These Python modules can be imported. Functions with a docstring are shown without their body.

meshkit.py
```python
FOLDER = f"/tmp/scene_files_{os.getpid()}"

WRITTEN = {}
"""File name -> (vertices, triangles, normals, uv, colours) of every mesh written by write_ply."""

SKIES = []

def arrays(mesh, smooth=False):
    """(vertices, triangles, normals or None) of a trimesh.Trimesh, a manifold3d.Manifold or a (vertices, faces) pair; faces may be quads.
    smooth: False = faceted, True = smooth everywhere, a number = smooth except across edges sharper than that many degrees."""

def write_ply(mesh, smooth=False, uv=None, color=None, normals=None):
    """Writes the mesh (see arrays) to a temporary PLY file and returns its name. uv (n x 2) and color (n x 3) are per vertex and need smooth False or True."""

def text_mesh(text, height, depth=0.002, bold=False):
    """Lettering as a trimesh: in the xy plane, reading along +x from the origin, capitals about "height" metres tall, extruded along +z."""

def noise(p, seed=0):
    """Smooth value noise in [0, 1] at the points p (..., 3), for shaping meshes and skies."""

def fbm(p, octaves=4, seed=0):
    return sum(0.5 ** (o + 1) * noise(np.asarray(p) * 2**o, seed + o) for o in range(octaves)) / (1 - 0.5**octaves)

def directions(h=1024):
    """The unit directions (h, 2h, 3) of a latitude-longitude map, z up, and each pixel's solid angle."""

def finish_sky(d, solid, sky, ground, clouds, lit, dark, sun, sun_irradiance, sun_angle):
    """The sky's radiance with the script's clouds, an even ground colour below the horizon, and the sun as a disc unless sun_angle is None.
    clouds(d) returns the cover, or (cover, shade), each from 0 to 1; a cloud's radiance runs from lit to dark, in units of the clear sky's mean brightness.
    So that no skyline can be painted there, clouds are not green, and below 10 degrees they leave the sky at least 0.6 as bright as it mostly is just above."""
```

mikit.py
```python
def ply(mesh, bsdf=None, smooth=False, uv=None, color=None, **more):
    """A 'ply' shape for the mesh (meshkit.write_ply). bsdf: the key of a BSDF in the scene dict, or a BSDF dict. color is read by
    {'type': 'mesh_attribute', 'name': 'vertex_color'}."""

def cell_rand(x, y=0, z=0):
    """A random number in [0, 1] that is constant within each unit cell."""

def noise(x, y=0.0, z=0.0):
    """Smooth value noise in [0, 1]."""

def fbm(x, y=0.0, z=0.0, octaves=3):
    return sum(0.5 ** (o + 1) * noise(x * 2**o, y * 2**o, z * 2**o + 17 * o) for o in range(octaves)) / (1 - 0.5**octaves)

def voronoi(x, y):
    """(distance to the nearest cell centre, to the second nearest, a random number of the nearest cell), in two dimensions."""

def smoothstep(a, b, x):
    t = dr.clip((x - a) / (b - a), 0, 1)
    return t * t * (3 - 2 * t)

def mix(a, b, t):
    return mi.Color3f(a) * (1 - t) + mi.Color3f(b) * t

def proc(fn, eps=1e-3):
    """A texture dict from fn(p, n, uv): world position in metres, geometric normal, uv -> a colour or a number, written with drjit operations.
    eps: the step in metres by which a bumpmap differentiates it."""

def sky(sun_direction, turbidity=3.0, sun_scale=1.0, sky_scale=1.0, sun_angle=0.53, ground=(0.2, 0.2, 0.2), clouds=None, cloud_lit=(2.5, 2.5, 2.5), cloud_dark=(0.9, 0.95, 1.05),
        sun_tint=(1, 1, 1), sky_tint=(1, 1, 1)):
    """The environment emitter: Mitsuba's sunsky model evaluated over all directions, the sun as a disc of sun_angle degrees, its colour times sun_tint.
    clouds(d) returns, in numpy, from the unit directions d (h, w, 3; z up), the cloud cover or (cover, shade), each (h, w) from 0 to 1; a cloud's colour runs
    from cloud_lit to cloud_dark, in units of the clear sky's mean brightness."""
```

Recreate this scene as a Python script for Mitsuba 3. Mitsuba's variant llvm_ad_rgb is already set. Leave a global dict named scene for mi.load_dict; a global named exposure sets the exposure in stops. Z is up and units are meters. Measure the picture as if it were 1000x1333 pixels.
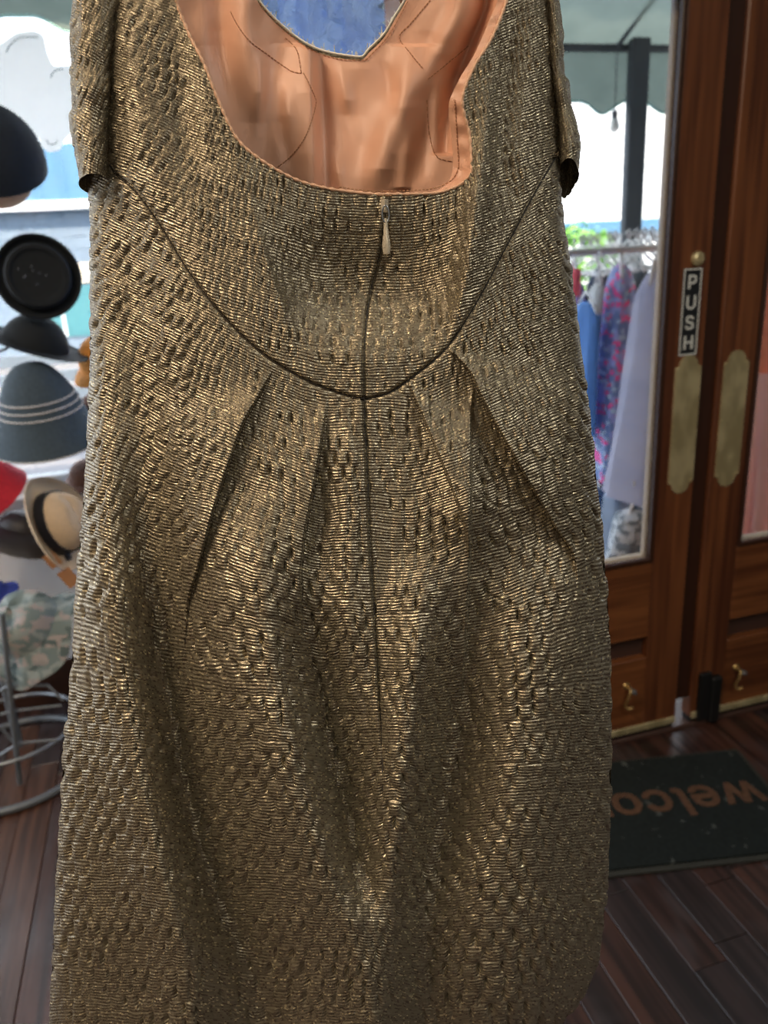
import math
import numpy as np, trimesh, shapely
import drjit as dr
import mitsuba as mi
import mikit, meshkit
from mikit import proc, noise, fbm, voronoi, cell_rand, smoothstep, mix
from shapely.geometry import Polygon, LineString
from scipy.spatial import cKDTree
from scipy.interpolate import PchipInterpolator

rng = np.random.default_rng(7)
scene, labels = {}, {}

# ------------------------------------------------------------------ camera, sky, lamps, exposure
FOC, HEIGHT = 1003.0, 1.5
PITCH, ROLL, YAW = np.radians([18.7, 3.27, 15.25])
EYE = np.array([0, 0, HEIGHT])


def ray(u, v):
    x, y = (np.asarray(u, float) - 500) / FOC, (np.asarray(v, float) - 666.5) / FOC
    x, y = x * np.cos(ROLL) - y * np.sin(ROLL), x * np.sin(ROLL) + y * np.cos(ROLL)
    return np.stack([x, np.cos(PITCH) - y * np.sin(PITCH), -np.sin(PITCH) - y * np.cos(PITCH)], -1)


fwd = ray(500, 666.5)
up = ray(500, 666.5) - ray(500, 667.5)
scene['camera'] = {'type': 'thinlens', 'fov': float(np.degrees(2 * np.arctan(500 / FOC))), 'fov_axis': 'x', 'aperture_radius': 0.0022, 'focus_distance': 0.66,
                   'near_clip': 0.02, 'far_clip': 300.0,
                   'to_world': mi.ScalarTransform4f().look_at(origin=EYE.tolist(), target=(EYE + fwd).tolist(), up=(up / np.linalg.norm(up)).tolist())}
SUN = (0.35, -0.75, 0.60)
scene['sky'] = mikit.sky(SUN, turbidity=3.0, sun_scale=5.0, sky_scale=22.0, ground=(0.35, 0.34, 0.32), sky_tint=(0.97, 1.0, 1.02),
                         clouds=lambda d: 0.55 + 0.45 * meshkit.fbm(d * 3.0, 4, 5), cloud_lit=(1.5, 1.55, 1.6))
exposure = 0.18
LAMP = [(20.0, 15.6, 11.2), (10.5, 10.2, 9.4), (8.0, 7.7, 6.7)]      # warm on the left, whiter on the right

# the shop front: a runs along it, b out of the door, z up; the origin is the foot of the gap between the two doors
E1 = np.array([np.cos(YAW), np.sin(YAW), 0])
E2 = np.array([-np.sin(YAW), np.cos(YAW), 0])
_d = ray(885, 935)
ORG = EYE - _d * HEIGHT / _d[2]


def S(p):
    p = np.asarray(p, float)
    return ORG + p[..., :1] * E1 + p[..., 1:2] * E2 + p[..., 2:] * np.array([0, 0, 1.0])


def on_b(u, v, b):
    """Shop coordinates (a, b, z) of a photo point on the upright plane at distance b."""
    d = ray(u, v)
    p = EYE + d * ((b - (EYE - ORG) @ E2) / (d @ E2)) - ORG
    return np.array([p @ E1, b, p[2]])


# ------------------------------------------------------------------ materials
def rgb(*c):
    return {'type': 'rgb', 'value': list(map(float, c))}


def two(b):
    return {'type': 'twosided', 'bsdf': b}


def pr(color, rough=0.5, metal=0.0, **k):
    c = color if isinstance(color, dict) else rgb(*color)
    return {'type': 'principled', 'base_color': c, 'roughness': rough, 'metallic': metal, **k}


def bumped(fn, scale, b, eps=1e-3):
    return {'type': 'bumpmap', 'relief': proc(fn, eps), 'scale': scale, 'bsdf': b}


def mat(name, b):
    scene[name] = b
    return name


def plain(name, color, rough=0.5, metal=0.0, **k):
    return mat(name, two(pr(color, rough, metal, **k)))


# --- the lame fabric of the dress: uv are fabric coordinates in metres (u along the ribs, v across them)
RIB = 0.0023


def rib_wave(uv):
    w = noise(uv.x * 160, uv.y * 300, 3.0)
    return 0.5 + 0.5 * dr.cos(2 * math.pi * (uv.y / RIB + 0.35 * w))


def lame_height(p, n, uv):
    return rib_wave(uv) * (0.6 + 0.8 * noise(uv.x * 420, uv.y / RIB, 1.0)) + 0.9 * noise(uv.x * 230, uv.y * 150, 5.0)


def lame_color(p, n, uv):
    """Threads dyed one by one: bronze weave, some paler gold and some darker brown yarns."""
    yarn = cell_rand(uv.x / 0.0013 + 40, uv.y / 0.0010 + 400, 2)
    c = mix((0.285, 0.246, 0.172), (0.370, 0.322, 0.226), cell_rand(uv.x / 0.004 + 90, uv.y / 0.0010 + 400, 7))
    c = mix(c, (0.72, 0.62, 0.40), smoothstep(0.93, 0.935, yarn))
    return mix(c, (0.15, 0.110, 0.080), 0.7 * smoothstep(0.15, 0.14, yarn))


mat('lame', two(bumped(lame_height, 0.00060, pr(proc(lame_color), 0.40, 0.68, specular=0.5), 2.5e-4)))


def satin_height(p, n, uv):
    return dr.sin(p.x * 150 + 3 * dr.sin(p.z * 37)) * dr.sin(p.z * 60 + 2 * dr.sin(p.x * 41)) + 0.05 * noise(p.x * 900, p.z * 900, 0)


mat('peach_satin', two(bumped(satin_height, 0.0004, pr((0.62, 0.335, 0.215), 0.50, 0.0, specular=0.6, sheen=0.3, sheen_tint=0.8), 1e-3)))
plain('peach_binding', (0.66, 0.40, 0.25), 0.6)
plain('peach_thread', (0.42, 0.20, 0.10), 0.7)
plain('raw_thread', (0.86, 0.82, 0.70), 0.7)
plain('zip_pull', (0.62, 0.55, 0.42), 0.3, 0.35)
plain('zip_tape', (0.06, 0.05, 0.04), 0.7)


# --- wood
def wood_fn(dark, light, sx, sz, axis):
    def fn(p, n, uv):
        a = (p.x * float(E1[0]) + p.y * float(E1[1]))
        z = p.z if axis == 'z' else a
        w = a if axis == 'z' else p.z
        g = fbm(w * sx + 0.6 * noise(z * 3.0, w * 6.0, 1.0), z * sz, p.y * 4.0, 4)
        streak = noise(w * sx * 5, z * sz * 0.8, 9.0)
        return mix(dark, light, dr.clip(0.75 * smoothstep(0.25, 0.75, g) + 0.35 * (streak - 0.4), 0, 1))
    return fn


mat('wood_stile', two(pr(proc(wood_fn((0.070, 0.020, 0.008), (0.210, 0.072, 0.024), 38, 2.2, 'z')), 0.34, 0, clearcoat=0.35, clearcoat_gloss=0.85)))
mat('wood_rail', two(pr(proc(wood_fn((0.085, 0.025, 0.009), (0.235, 0.083, 0.026), 34, 2.2, 'a')), 0.34, 0, clearcoat=0.35, clearcoat_gloss=0.85)))
plain('wood_bead', (0.035, 0.012, 0.006), 0.4)
plain('wood_panel', (0.060, 0.030, 0.022), 0.4)
PLANKS = []
for i, (d_, l_) in enumerate([((0.016, 0.007, 0.006), (0.050, 0.020, 0.015)), ((0.022, 0.009, 0.007), (0.070, 0.027, 0.018)), ((0.012, 0.008, 0.009), (0.034, 0.020, 0.020)), ((0.026, 0.010, 0.006), (0.085, 0.034, 0.018))]):
    def pfn(p, n, uv, d_=d_, l_=l_, i=i):
        w = p.x * float(E1[0]) + p.y * float(E1[1])
        b = p.x * float(E2[0]) + p.y * float(E2[1])
        g = fbm(w * 60 + 0.7 * noise(b * 4, w * 9, i), b * 3.0, i * 3.1, 4)
        scuff = smoothstep(0.55, 0.75, fbm(w * 9, b * 5, 7.0 + i, 4))
        c = mix(mix(d_, l_, smoothstep(0.25, 0.75, g)), (0.06, 0.05, 0.055), 0.45 * scuff)
        return c

    def rfn(p, n, uv, i=i):
        return 0.30 + 0.22 * fbm(p.x * 7, p.y * 7, 3.0, 4)
    PLANKS.append(mat(f'plank_{i}', two(pr(proc(pfn), proc(rfn), 0, specular=0.75))))

# --- setting
plain('white_paint', (0.78, 0.79, 0.80), 0.5)
plain('sill_paint', (0.55, 0.55, 0.56), 0.45)
plain('wall_paint', (0.24, 0.22, 0.20), 0.8)
plain('ceiling_paint', (0.58, 0.56, 0.52), 0.85)
plain('post_grey', (0.34, 0.35, 0.35), 0.6)
plain('frame_blue', (0.42, 0.52, 0.62), 0.5)
plain('green_vinyl', (0.10, 0.34, 0.04), 0.5)
plain('black_iron', (0.012, 0.013, 0.014), 0.45, 0.3)
plain('steel_wire', (0.30, 0.33, 0.36), 0.35, 0.7)
plain('grey_tube', (0.16, 0.18, 0.20), 0.45, 0.4)
mat('glass', {'type': 'thindielectric', 'int_ior': 1.5})


def brass_fn(p, n, uv):
    t = fbm(p.x * 30, p.z * 18, p.y * 30, 4)
    return mix((0.48, 0.41, 0.22), (0.74, 0.65, 0.38), smoothstep(0.3, 0.7, t))


mat('brass', two(pr(proc(brass_fn), 0.40, 0.6)))
plain('bright_brass', (0.72, 0.52, 0.22), 0.25, 0.9)
plain('sign_black', (0.012, 0.015, 0.018), 0.4)
plain('sign_white', (0.62, 0.64, 0.62), 0.5)


def mat_fn(p, n, uv):
    t = fbm(p.x * 140, p.y * 140, 1.0, 3)
    spot = smoothstep(0.74, 0.80, fbm(p.x * 40, p.y * 40, 4.0, 4))
    return mix(mix((0.003, 0.006, 0.006), (0.010, 0.017, 0.016), t), (0.10, 0.11, 0.10), 0.6 * spot)


mat('mat_pile', two(bumped(lambda p, n, uv: fbm(p.x * 320, p.y * 320, 2.0, 2), 0.004, pr(proc(mat_fn), 0.95), 1e-3)))
plain('mat_rubber', (0.035, 0.036, 0.030), 0.8)
mat('mat_letter', two(pr(proc(lambda p, n, uv: mix((0.06, 0.028, 0.014), (0.14, 0.070, 0.038), fbm(p.x * 150, p.y * 150, 2.0, 3))), 0.95)))

# --- hats
def felt(name, c, amp=0.25):
    c = np.array(c, float)
    lo, hi = tuple(map(float, c * (1 - amp))), tuple(map(float, c * (1 + amp)))
    mat(name, two(pr(proc(lambda p, n, uv: mix(lo, hi, fbm(p.x * 260, p.z * 260, p.y * 260, 3))), 0.85, 0, sheen=0.5)))


felt('felt_navy', (0.012, 0.020, 0.032))
felt('felt_black', (0.006, 0.010, 0.014))
felt('felt_grey', (0.055, 0.085, 0.115))
felt('felt_orange', (0.72, 0.30, 0.06))
felt('felt_tan', (0.55, 0.34, 0.21))
felt('felt_cream', (0.66, 0.50, 0.33), 0.12)
felt('felt_brown', (0.15, 0.08, 0.06))
felt('felt_red', (0.62, 0.03, 0.06))
felt('band_white', (0.58, 0.58, 0.60), 0.1)
felt('hat_blue', (0.03, 0.05, 0.30))
plain('band_black', (0.006, 0.007, 0.012), 0.5)
plain('leather_black', (0.016, 0.015, 0.019), 0.5)
plain('tag_brown', (0.42, 0.20, 0.09), 0.7)
plain('sequin', (0.5, 0.55, 0.6), 0.2, 0.8)


def camo_fn(p, n, uv):
    d1, d2, r = voronoi(p.x * 46 + 2 * noise(p.x * 60, p.z * 60, 1), p.z * 46 + p.y * 30)
    c = mix((0.20, 0.26, 0.26), (0.33, 0.38, 0.37), smoothstep(0.3, 0.34, r))
    c = mix(c, (0.40, 0.36, 0.35), smoothstep(0.66, 0.70, r))
    return mix(c, (0.11, 0.15, 0.15), smoothstep(0.90, 0.92, r))


mat('camo', two(pr(proc(camo_fn), 0.85)))

# --- outside
plain('render_wall', (0.62, 0.66, 0.68), 0.8)
plain('roof_blue', (0.06, 0.17, 0.31), 0.6)
plain('brick_pale', (0.16, 0.22, 0.30), 0.85)
plain('beige_trim', (0.62, 0.55, 0.45), 0.7)
plain('teal_glass', (0.06, 0.20, 0.24), 0.3)
plain('paving', (0.38, 0.37, 0.35), 0.9)
plain('asphalt', (0.16, 0.16, 0.17), 0.9)
plain('white_slat', (0.60, 0.66, 0.70), 0.6)
mat('awning_cloth', {'type': 'principledthin', 'base_color': proc(lambda p, n, uv: mix((0.13, 0.17, 0.15), (0.21, 0.26, 0.23), fbm(p.x * 5, p.y * 5, p.z * 9, 4))), 'roughness': 0.9, 'diff_trans': 0.9, 'spec_trans': 0.0})
plain('awning_edge', (0.35, 0.60, 0.58), 0.8)
plain('post_dark', (0.045, 0.055, 0.065), 0.6)
plain('leaf', (0.16, 0.36, 0.07), 0.6)
plain('trunk', (0.10, 0.07, 0.05), 0.8)
plain('bulb_glass', (0.85, 0.85, 0.82), 0.15)
plain('hanger_white', (0.80, 0.80, 0.78), 0.35)
plain('chrome', (0.70, 0.73, 0.76), 0.15, 1.0)
mat('crinkled_plastic', {'type': 'principledthin', 'base_color': rgb(0.45, 0.62, 0.92), 'roughness': 0.3, 'diff_trans': 1.2, 'spec_trans': 0.0})
mat('frosted', {'type': 'principledthin', 'base_color': rgb(0.97, 0.98, 0.98), 'roughness': 0.6, 'diff_trans': 1.7, 'spec_trans': 0.0})
plain('decal_line', (0.28, 0.36, 0.40), 0.7)


def cloth(name, fn):
    mat(name, two(pr(proc(fn) if callable(fn) else fn, 0.85, 0, sheen=0.3)))


def floral_fn(p, n, uv):
    d1, d2, r = voronoi(uv.x * 40 + noise(uv.x * 90, uv.y * 90, 2), uv.y * 40)
    c = mix((0.42, 0.46, 0.80), (0.22, 0.32, 0.60), smoothstep(0.4, 0.5, noise(uv.x * 40, uv.y * 40, 4)))
    c = mix(c, (0.92, 0.14, 0.42), smoothstep(0.55, 0.57, r) * smoothstep(0.50, 0.36, d1))
    c = mix(c, (0.55, 0.70, 0.85), smoothstep(0.30, 0.26, r) * smoothstep(0.42, 0.30, d1))
    return c


cloth('cloth_floral', floral_fn)
cloth('cloth_lavender', lambda p, n, uv: mix((0.38, 0.40, 0.54), (0.50, 0.50, 0.60), fbm(uv.x * 30, uv.y * 14, 1.0, 4)))
cloth('cloth_blue', (0.10, 0.26, 0.62))
cloth('cloth_white', (0.72, 0.74, 0.72))
cloth('cloth_navy', (0.030, 0.050, 0.100))
cloth('cloth_charcoal', (0.075, 0.095, 0.110))
cloth('cloth_denim', lambda p, n, uv: mix((0.03, 0.07, 0.17), (0.08, 0.16, 0.32), fbm(uv.x * 40, uv.y * 20, 1.0, 4)))
cloth('cloth_paleblue', (0.36, 0.46, 0.60))
cloth('cloth_lace', lambda p, n, uv: mix((0.22, 0.28, 0.33), (0.62, 0.68, 0.72), smoothstep(0.45, 0.55, fbm(uv.x * 70, uv.y * 70, 3.0, 3))))
cloth('cloth_red', (0.62, 0.08, 0.10))
cloth('cloth_coral', (0.90, 0.30, 0.18))
cloth('cloth_pink', (0.90, 0.50, 0.45))
cloth('cloth_teal', (0.16, 0.42, 0.50))
cloth('cloth_purple', (0.30, 0.22, 0.45))


# ------------------------------------------------------------------ mesh helpers
def add(key, mesh, bsdf, smooth=30, **k):
    scene[key] = mikit.ply(mesh, bsdf, smooth=smooth, **k)
    return key


def tag(key, label, category=None, group=None, kind=None):
    d = {}
    if label: d['label'] = label
    if category: d['category'] = category
    if group: d['group'] = group
    if kind: d['kind'] = kind
    labels[key] = d


def num(name, i):
    return name if i == 0 else f'{name}_{i:03d}'


def cat_(ms):
    return trimesh.util.concatenate(ms)


def box(a0, a1, b0, b1, z0, z1, bevel=0.0):
    """A box along the shop front, its edges chamfered."""
    c = np.array([(a0 + a1) / 2, (b0 + b1) / 2, (z0 + z1) / 2])
    h = np.array([a1 - a0, b1 - b0, z1 - z0]) / 2
    if bevel <= 0:
        m = trimesh.creation.box(extents=2 * h)
    else:
        pts = []
        for s in np.ndindex(2, 2, 2):
            s = np.array(s) * 2 - 1
            for k in range(3):
                q = h - bevel
                q[k] = h[k]
                pts.append(s * q)
        m = trimesh.convex.convex_hull(np.array(pts))
    m.apply_translation(c)
    m.vertices = S(m.vertices)
    return m


def tube(pts, r, sides=10, closed=False):
    """A round bar along world points; r a number or one per point."""
    p = np.asarray(pts, float)
    n = len(p)
    r = np.broadcast_to(r, n)
    t = np.roll(p, -1, 0) - np.roll(p, 1, 0) if closed else np.gradient(p, axis=0)
    t /= np.linalg.norm(t, axis=1, keepdims=True) + 1e-12
    ref = np.array([0, 0, 1.0]) if abs(t[0, 2]) < 0.9 else np.array([1.0, 0, 0])
    x = np.cross(t[0], ref); x /= np.linalg.norm(x)
    vs, fs = [], []
    ang = np.arange(sides) * 2 * np.pi / sides
    for i in range(n):
        x = x - t[i] * (x @ t[i]); x /= np.linalg.norm(x)
        y = np.cross(t[i], x)
        vs.append(p[i] + r[i] * (np.cos(ang)[:, None] * x + np.sin(ang)[:, None] * y))
    for i in range(n if closed else n - 1):
        a, b = i * sides, ((i + 1) % n) * sides
        for k in range(sides):
            k2 = (k + 1) % sides
            fs += [[a + k, a + k2, b + k2], [a + k, b + k2, b + k]]
    vs = np.vstack(vs)
    if not closed:
        vs = np.vstack([vs, p[:1], p[-1:]])
        for k in range(sides):
            k2 = (k + 1) % sides
            fs += [[len(vs) - 2, k2, k], [len(vs) - 1, (n - 1) * sides + k, (n - 1) * sides + k2]]
    return trimesh.Trimesh(vs, fs, process=False)


def smooth_line(pts, n=60):
    p = np.asarray(pts, float)
    d = np.concatenate([[0], np.cumsum(np.linalg.norm(np.diff(p, axis=0), axis=1))])
    f = PchipInterpolator(d, p)
    return f(np.linspace(0, d[-1], n))


def frame(axis, hint=(0, 0, 1)):
    z = np.asarray(axis, float); z = z / np.linalg.norm(z)
    x = np.cross(hint, z)
    if np.linalg.norm(x) < 1e-3: x = np.cross((1, 0, 0), z)
    x /= np.linalg.norm(x)
    return np.stack([x, np.cross(z, x), z], 1)


def lathe(profile, n=72, oval=1.0, warp=None):
    """A surface of revolution about z from (r, z) points; oval stretches y; warp(xyz, angle) bends it."""
    pf = np.asarray(profile, float)
    th = np.arange(n) * 2 * np.pi / n
    v = np.stack([pf[:, :1] * np.cos(th), pf[:, :1] * np.sin(th) * oval, np.repeat(pf[:, 1:2], n, 1)], -1)
    if warp is not None: v = warp(v, np.broadcast_to(th, v.shape[:2]))
    f = []
    for i in range(len(pf) - 1):
        for k in range(n):
            k2 = (k + 1) % n
            f += [[i * n + k, i * n + k2, (i + 1) * n + k2], [i * n + k, (i + 1) * n + k2, (i + 1) * n + k]]
    return trimesh.Trimesh(v.reshape(-1, 3), f, process=False)


def put(m, R, p):
    m = m.copy()
    m.vertices = m.vertices @ np.asarray(R).T + p
    return m


def extrude(poly, depth):
    return trimesh.creation.extrude_polygon(poly, depth, engine='earcut')


def on_front(m, b, flip=True):
    """x of the mesh -> a, y -> z, z (its thickness) -> towards the room."""
    m = m.copy()
    v = m.vertices
    m.vertices = S(np.stack([v[:, 0], b - v[:, 2], v[:, 1]], 1))
    return m


# ------------------------------------------------------------------ the setting
def struct(key, mesh, bsdf, smooth=False, label=None):
    add(key, mesh, bsdf, smooth)
    labels[key] = {'kind': 'structure', **({'label': label} if label else {})}


A0, A1, B0, ZC = -3.5, 3.2, -5.4, 3.0          # the room
FB = 0.90                                      # plane of the display windows
struct('floor', box(A0, A1, B0, 1.0, -0.14, -0.022), 'wood_panel', label='dark subfloor under the floorboards')
struct('ceiling', box(A0, A1, B0, 1.0, ZC, ZC + 0.1), 'ceiling_paint')
struct('wall_left', box(A0 - 0.1, A0, B0, 0.05, -0.1, ZC), 'wall_paint')
struct('wall_left_low', box(A0 - 0.1, A0, 0.05, 1.0, -0.1, 0.12), 'wall_paint')
labels['window_5'] = {'kind': 'structure', 'label': 'corner window on the side street'}
scene['window_5__pane'] = mikit.ply(trimesh.Trimesh(S([[A0 - .05, .05, .12], [A0 - .05, .98, .12], [A0 - .05, .98, ZC], [A0 - .05, .05, ZC]]), [[0, 1, 2], [0, 2, 3]]), 'glass')
struct('wall_right', box(A1, A1 + 0.1, B0, 1.0, -0.1, ZC), 'wall_paint')
struct('wall_back', box(A0, A1, B0 - 0.1, B0, -0.1, ZC), 'wall_paint')
# floorboards, laid square to the shop front
PW, k = 0.088, 0
prng = np.random.default_rng(3)
for i, a in enumerate(np.arange(-2.75, 0.95, PW)):
    b = -1.75 - prng.uniform(0, 0.6)
    while b < 0.86:
        b1 = min(b + prng.uniform(0.8, 1.7), 0.88 if a < -1.02 else 0.02)
        if b1 - b > 0.05 and not (a > -1.02 and b > 0.02):
            add('floor__' + num('floorboard', k), box(a + 0.0008, a + PW - 0.0008, b + 0.0008, b1 - 0.0008, -0.022, prng.uniform(-0.0012, 0.0), 0.0015), PLANKS[prng.integers(4)], False)
            k += 1
        if b1 - b <= 0.05: break
        b = b1
struct('floor_far', box(A0, A1, B0, -1.9, -0.03, -0.002), PLANKS[1], label='far part of the dark wooden floor')

# display window, left of the entrance
struct('wall_front', box(A0, -1.0, FB - 0.02, FB + 0.10, 0.16, 0.745), 'white_paint', label='white painted wall under the display window')
struct('baseboard_front', box(A0, -1.0, FB - 0.035, FB + 0.10, -0.02, 0.165, 0.004), 'wood_bead')
add('window_1__sill', box(A0, -0.99, FB - 0.06, FB + 0.13, 0.745, 0.79, 0.006), 'sill_paint', False)
add('window_1__rail', box(A0, -1.0, FB + 0.02, FB + 0.08, 0.79, 0.835, 0.004), 'white_slat', False)
add('window_1__pane', box(A0, -1.0, FB + 0.045, FB + 0.0451, 0.83, 2.72), 'glass', False)
scene['window_1__pane'] = mikit.ply(trimesh.Trimesh(S([[A0, FB + .05, .83], [-1.0, FB + .05, .83], [-1.0, FB + .05, 2.72], [A0, FB + .05, 2.72]]), [[0, 1, 2], [0, 2, 3]]), 'glass')
labels['window_1'] = {'kind': 'structure', 'label': 'display window with a painted sill left of the dress'}
add('window_1__post', box(-1.02, -0.935, FB - 0.02, FB + 0.07, 0.79, 2.75, 0.004), 'post_grey', False)
add('window_1__post_001', box(-2.85, -2.78, FB, FB + 0.07, 0.79, 2.75, 0.004), 'post_grey', False)
struct('wall_front_header', box(A0, A1, FB - 0.02, FB + 0.10, 2.72, ZC), 'white_paint')
# the return of the recessed entrance, glazed
EA, EB = (-0.83, 0.06), (-0.955, FB - 0.03)


def side(x0, x1, z0, z1):
    """A slab along the splayed side of the entrance, x0 to x1 metres from its glass."""
    m = trimesh.creation.box([1, 1, 1])
    v = m.vertices + .5
    a = EA[0] + (EB[0] - EA[0]) * v[:, 1] + x0 + (x1 - x0) * v[:, 0]
    b = EA[1] + (EB[1] - EA[1]) * v[:, 1]
    m.vertices = S(np.stack([a, b, z0 + (z1 - z0) * v[:, 2]], 1))
    return m


struct('wall_entrance_left', side(-.03, .03, -0.02, 0.60), 'white_paint')
labels['window_2'] = {'kind': 'structure', 'label': 'side window of the recessed entrance behind the dress'}
scene['window_2__pane'] = mikit.ply(trimesh.Trimesh(S([[*EA, .60], [*EB, .60], [*EB, 2.72], [*EA, 2.72]]), [[0, 1, 2], [0, 2, 3]]), 'glass')
add('window_2__rail', side(-.035, .035, .60, .65), 'frame_blue', False)
add('window_2__frame_post', box(-0.985, -0.925, FB - 0.09, FB - 0.025, 0.65, 2.72, 0.003), 'frame_blue', False)
struct('wall_over_doors', box(-0.88, 1.0, -0.06, 0.04, 2.16, ZC), 'wood_rail')
# right of the entrance
struct('wall_entrance_right', box(0.95, 1.0, 0.0, FB, -0.02, 0.60), 'white_paint')
labels['window_3'] = {'kind': 'structure', 'label': 'side window on the other side of the entrance'}
scene['window_3__pane'] = mikit.ply(trimesh.Trimesh(S([[.97, .0, .60], [.97, FB, .60], [.97, FB, 2.72], [.97, .0, 2.72]]), [[0, 1, 2], [0, 2, 3]]), 'glass')
struct('wall_front_right', box(1.0, A1, FB - 0.02, FB + 0.10, -0.02, 0.745), 'white_paint')
labels['window_4'] = {'kind': 'structure', 'label': 'display window right of the entrance'}
scene['window_4__pane'] = mikit.ply(trimesh.Trimesh(S([[1.0, FB + .05, .745], [A1, FB + .05, .745], [A1, FB + .05, 2.72], [1.0, FB + .05, 2.72]]), [[0, 1, 2], [0, 2, 3]]), 'glass')
struct('trim_1', box(-0.88, -0.805, -0.06, 0.06, 0.0, 2.20, 0.004), 'wood_stile', label='wooden door jamb beside the left door')
struct('trim_2', box(0.935, 1.01, -0.06, 0.06, 0.0, 2.20, 0.004), 'wood_stile', label='wooden door jamb beside the right door')
struct('trim_3', box(-0.94, 0.94, -0.05, 0.07, -0.02, 0.012, 0.004), 'wood_panel', label='worn threshold under the doors')


# ------------------------------------------------------------------ the doors
def plate_poly(w, h):
    r = w * 0.36
    top = [(r * math.cos(t), h / 2 - r + r * math.sin(t)) for t in np.linspace(0, np.pi, 24)]
    n1, n2 = w / 2, h / 2 - r
    right = [(n1, -n2), (n1, n2 - 0.004), (n1 - 0.012, n2 + 0.004)]
    bot = [(-x, -y) for x, y in top]
    return Polygon([(n1, -n2 + 0.004), (n1, n2 - 0.004), (n1 - 0.010, n2 + 0.002)] + top + [(-n1 + 0.010, n2 + 0.002), (-n1, n2 - 0.004), (-n1, -n2 + 0.004), (-n1 + 0.010, -n2 - 0.002)] + bot + [(n1 - 0.010, -n2 - 0.002)]).buffer(0)


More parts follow.
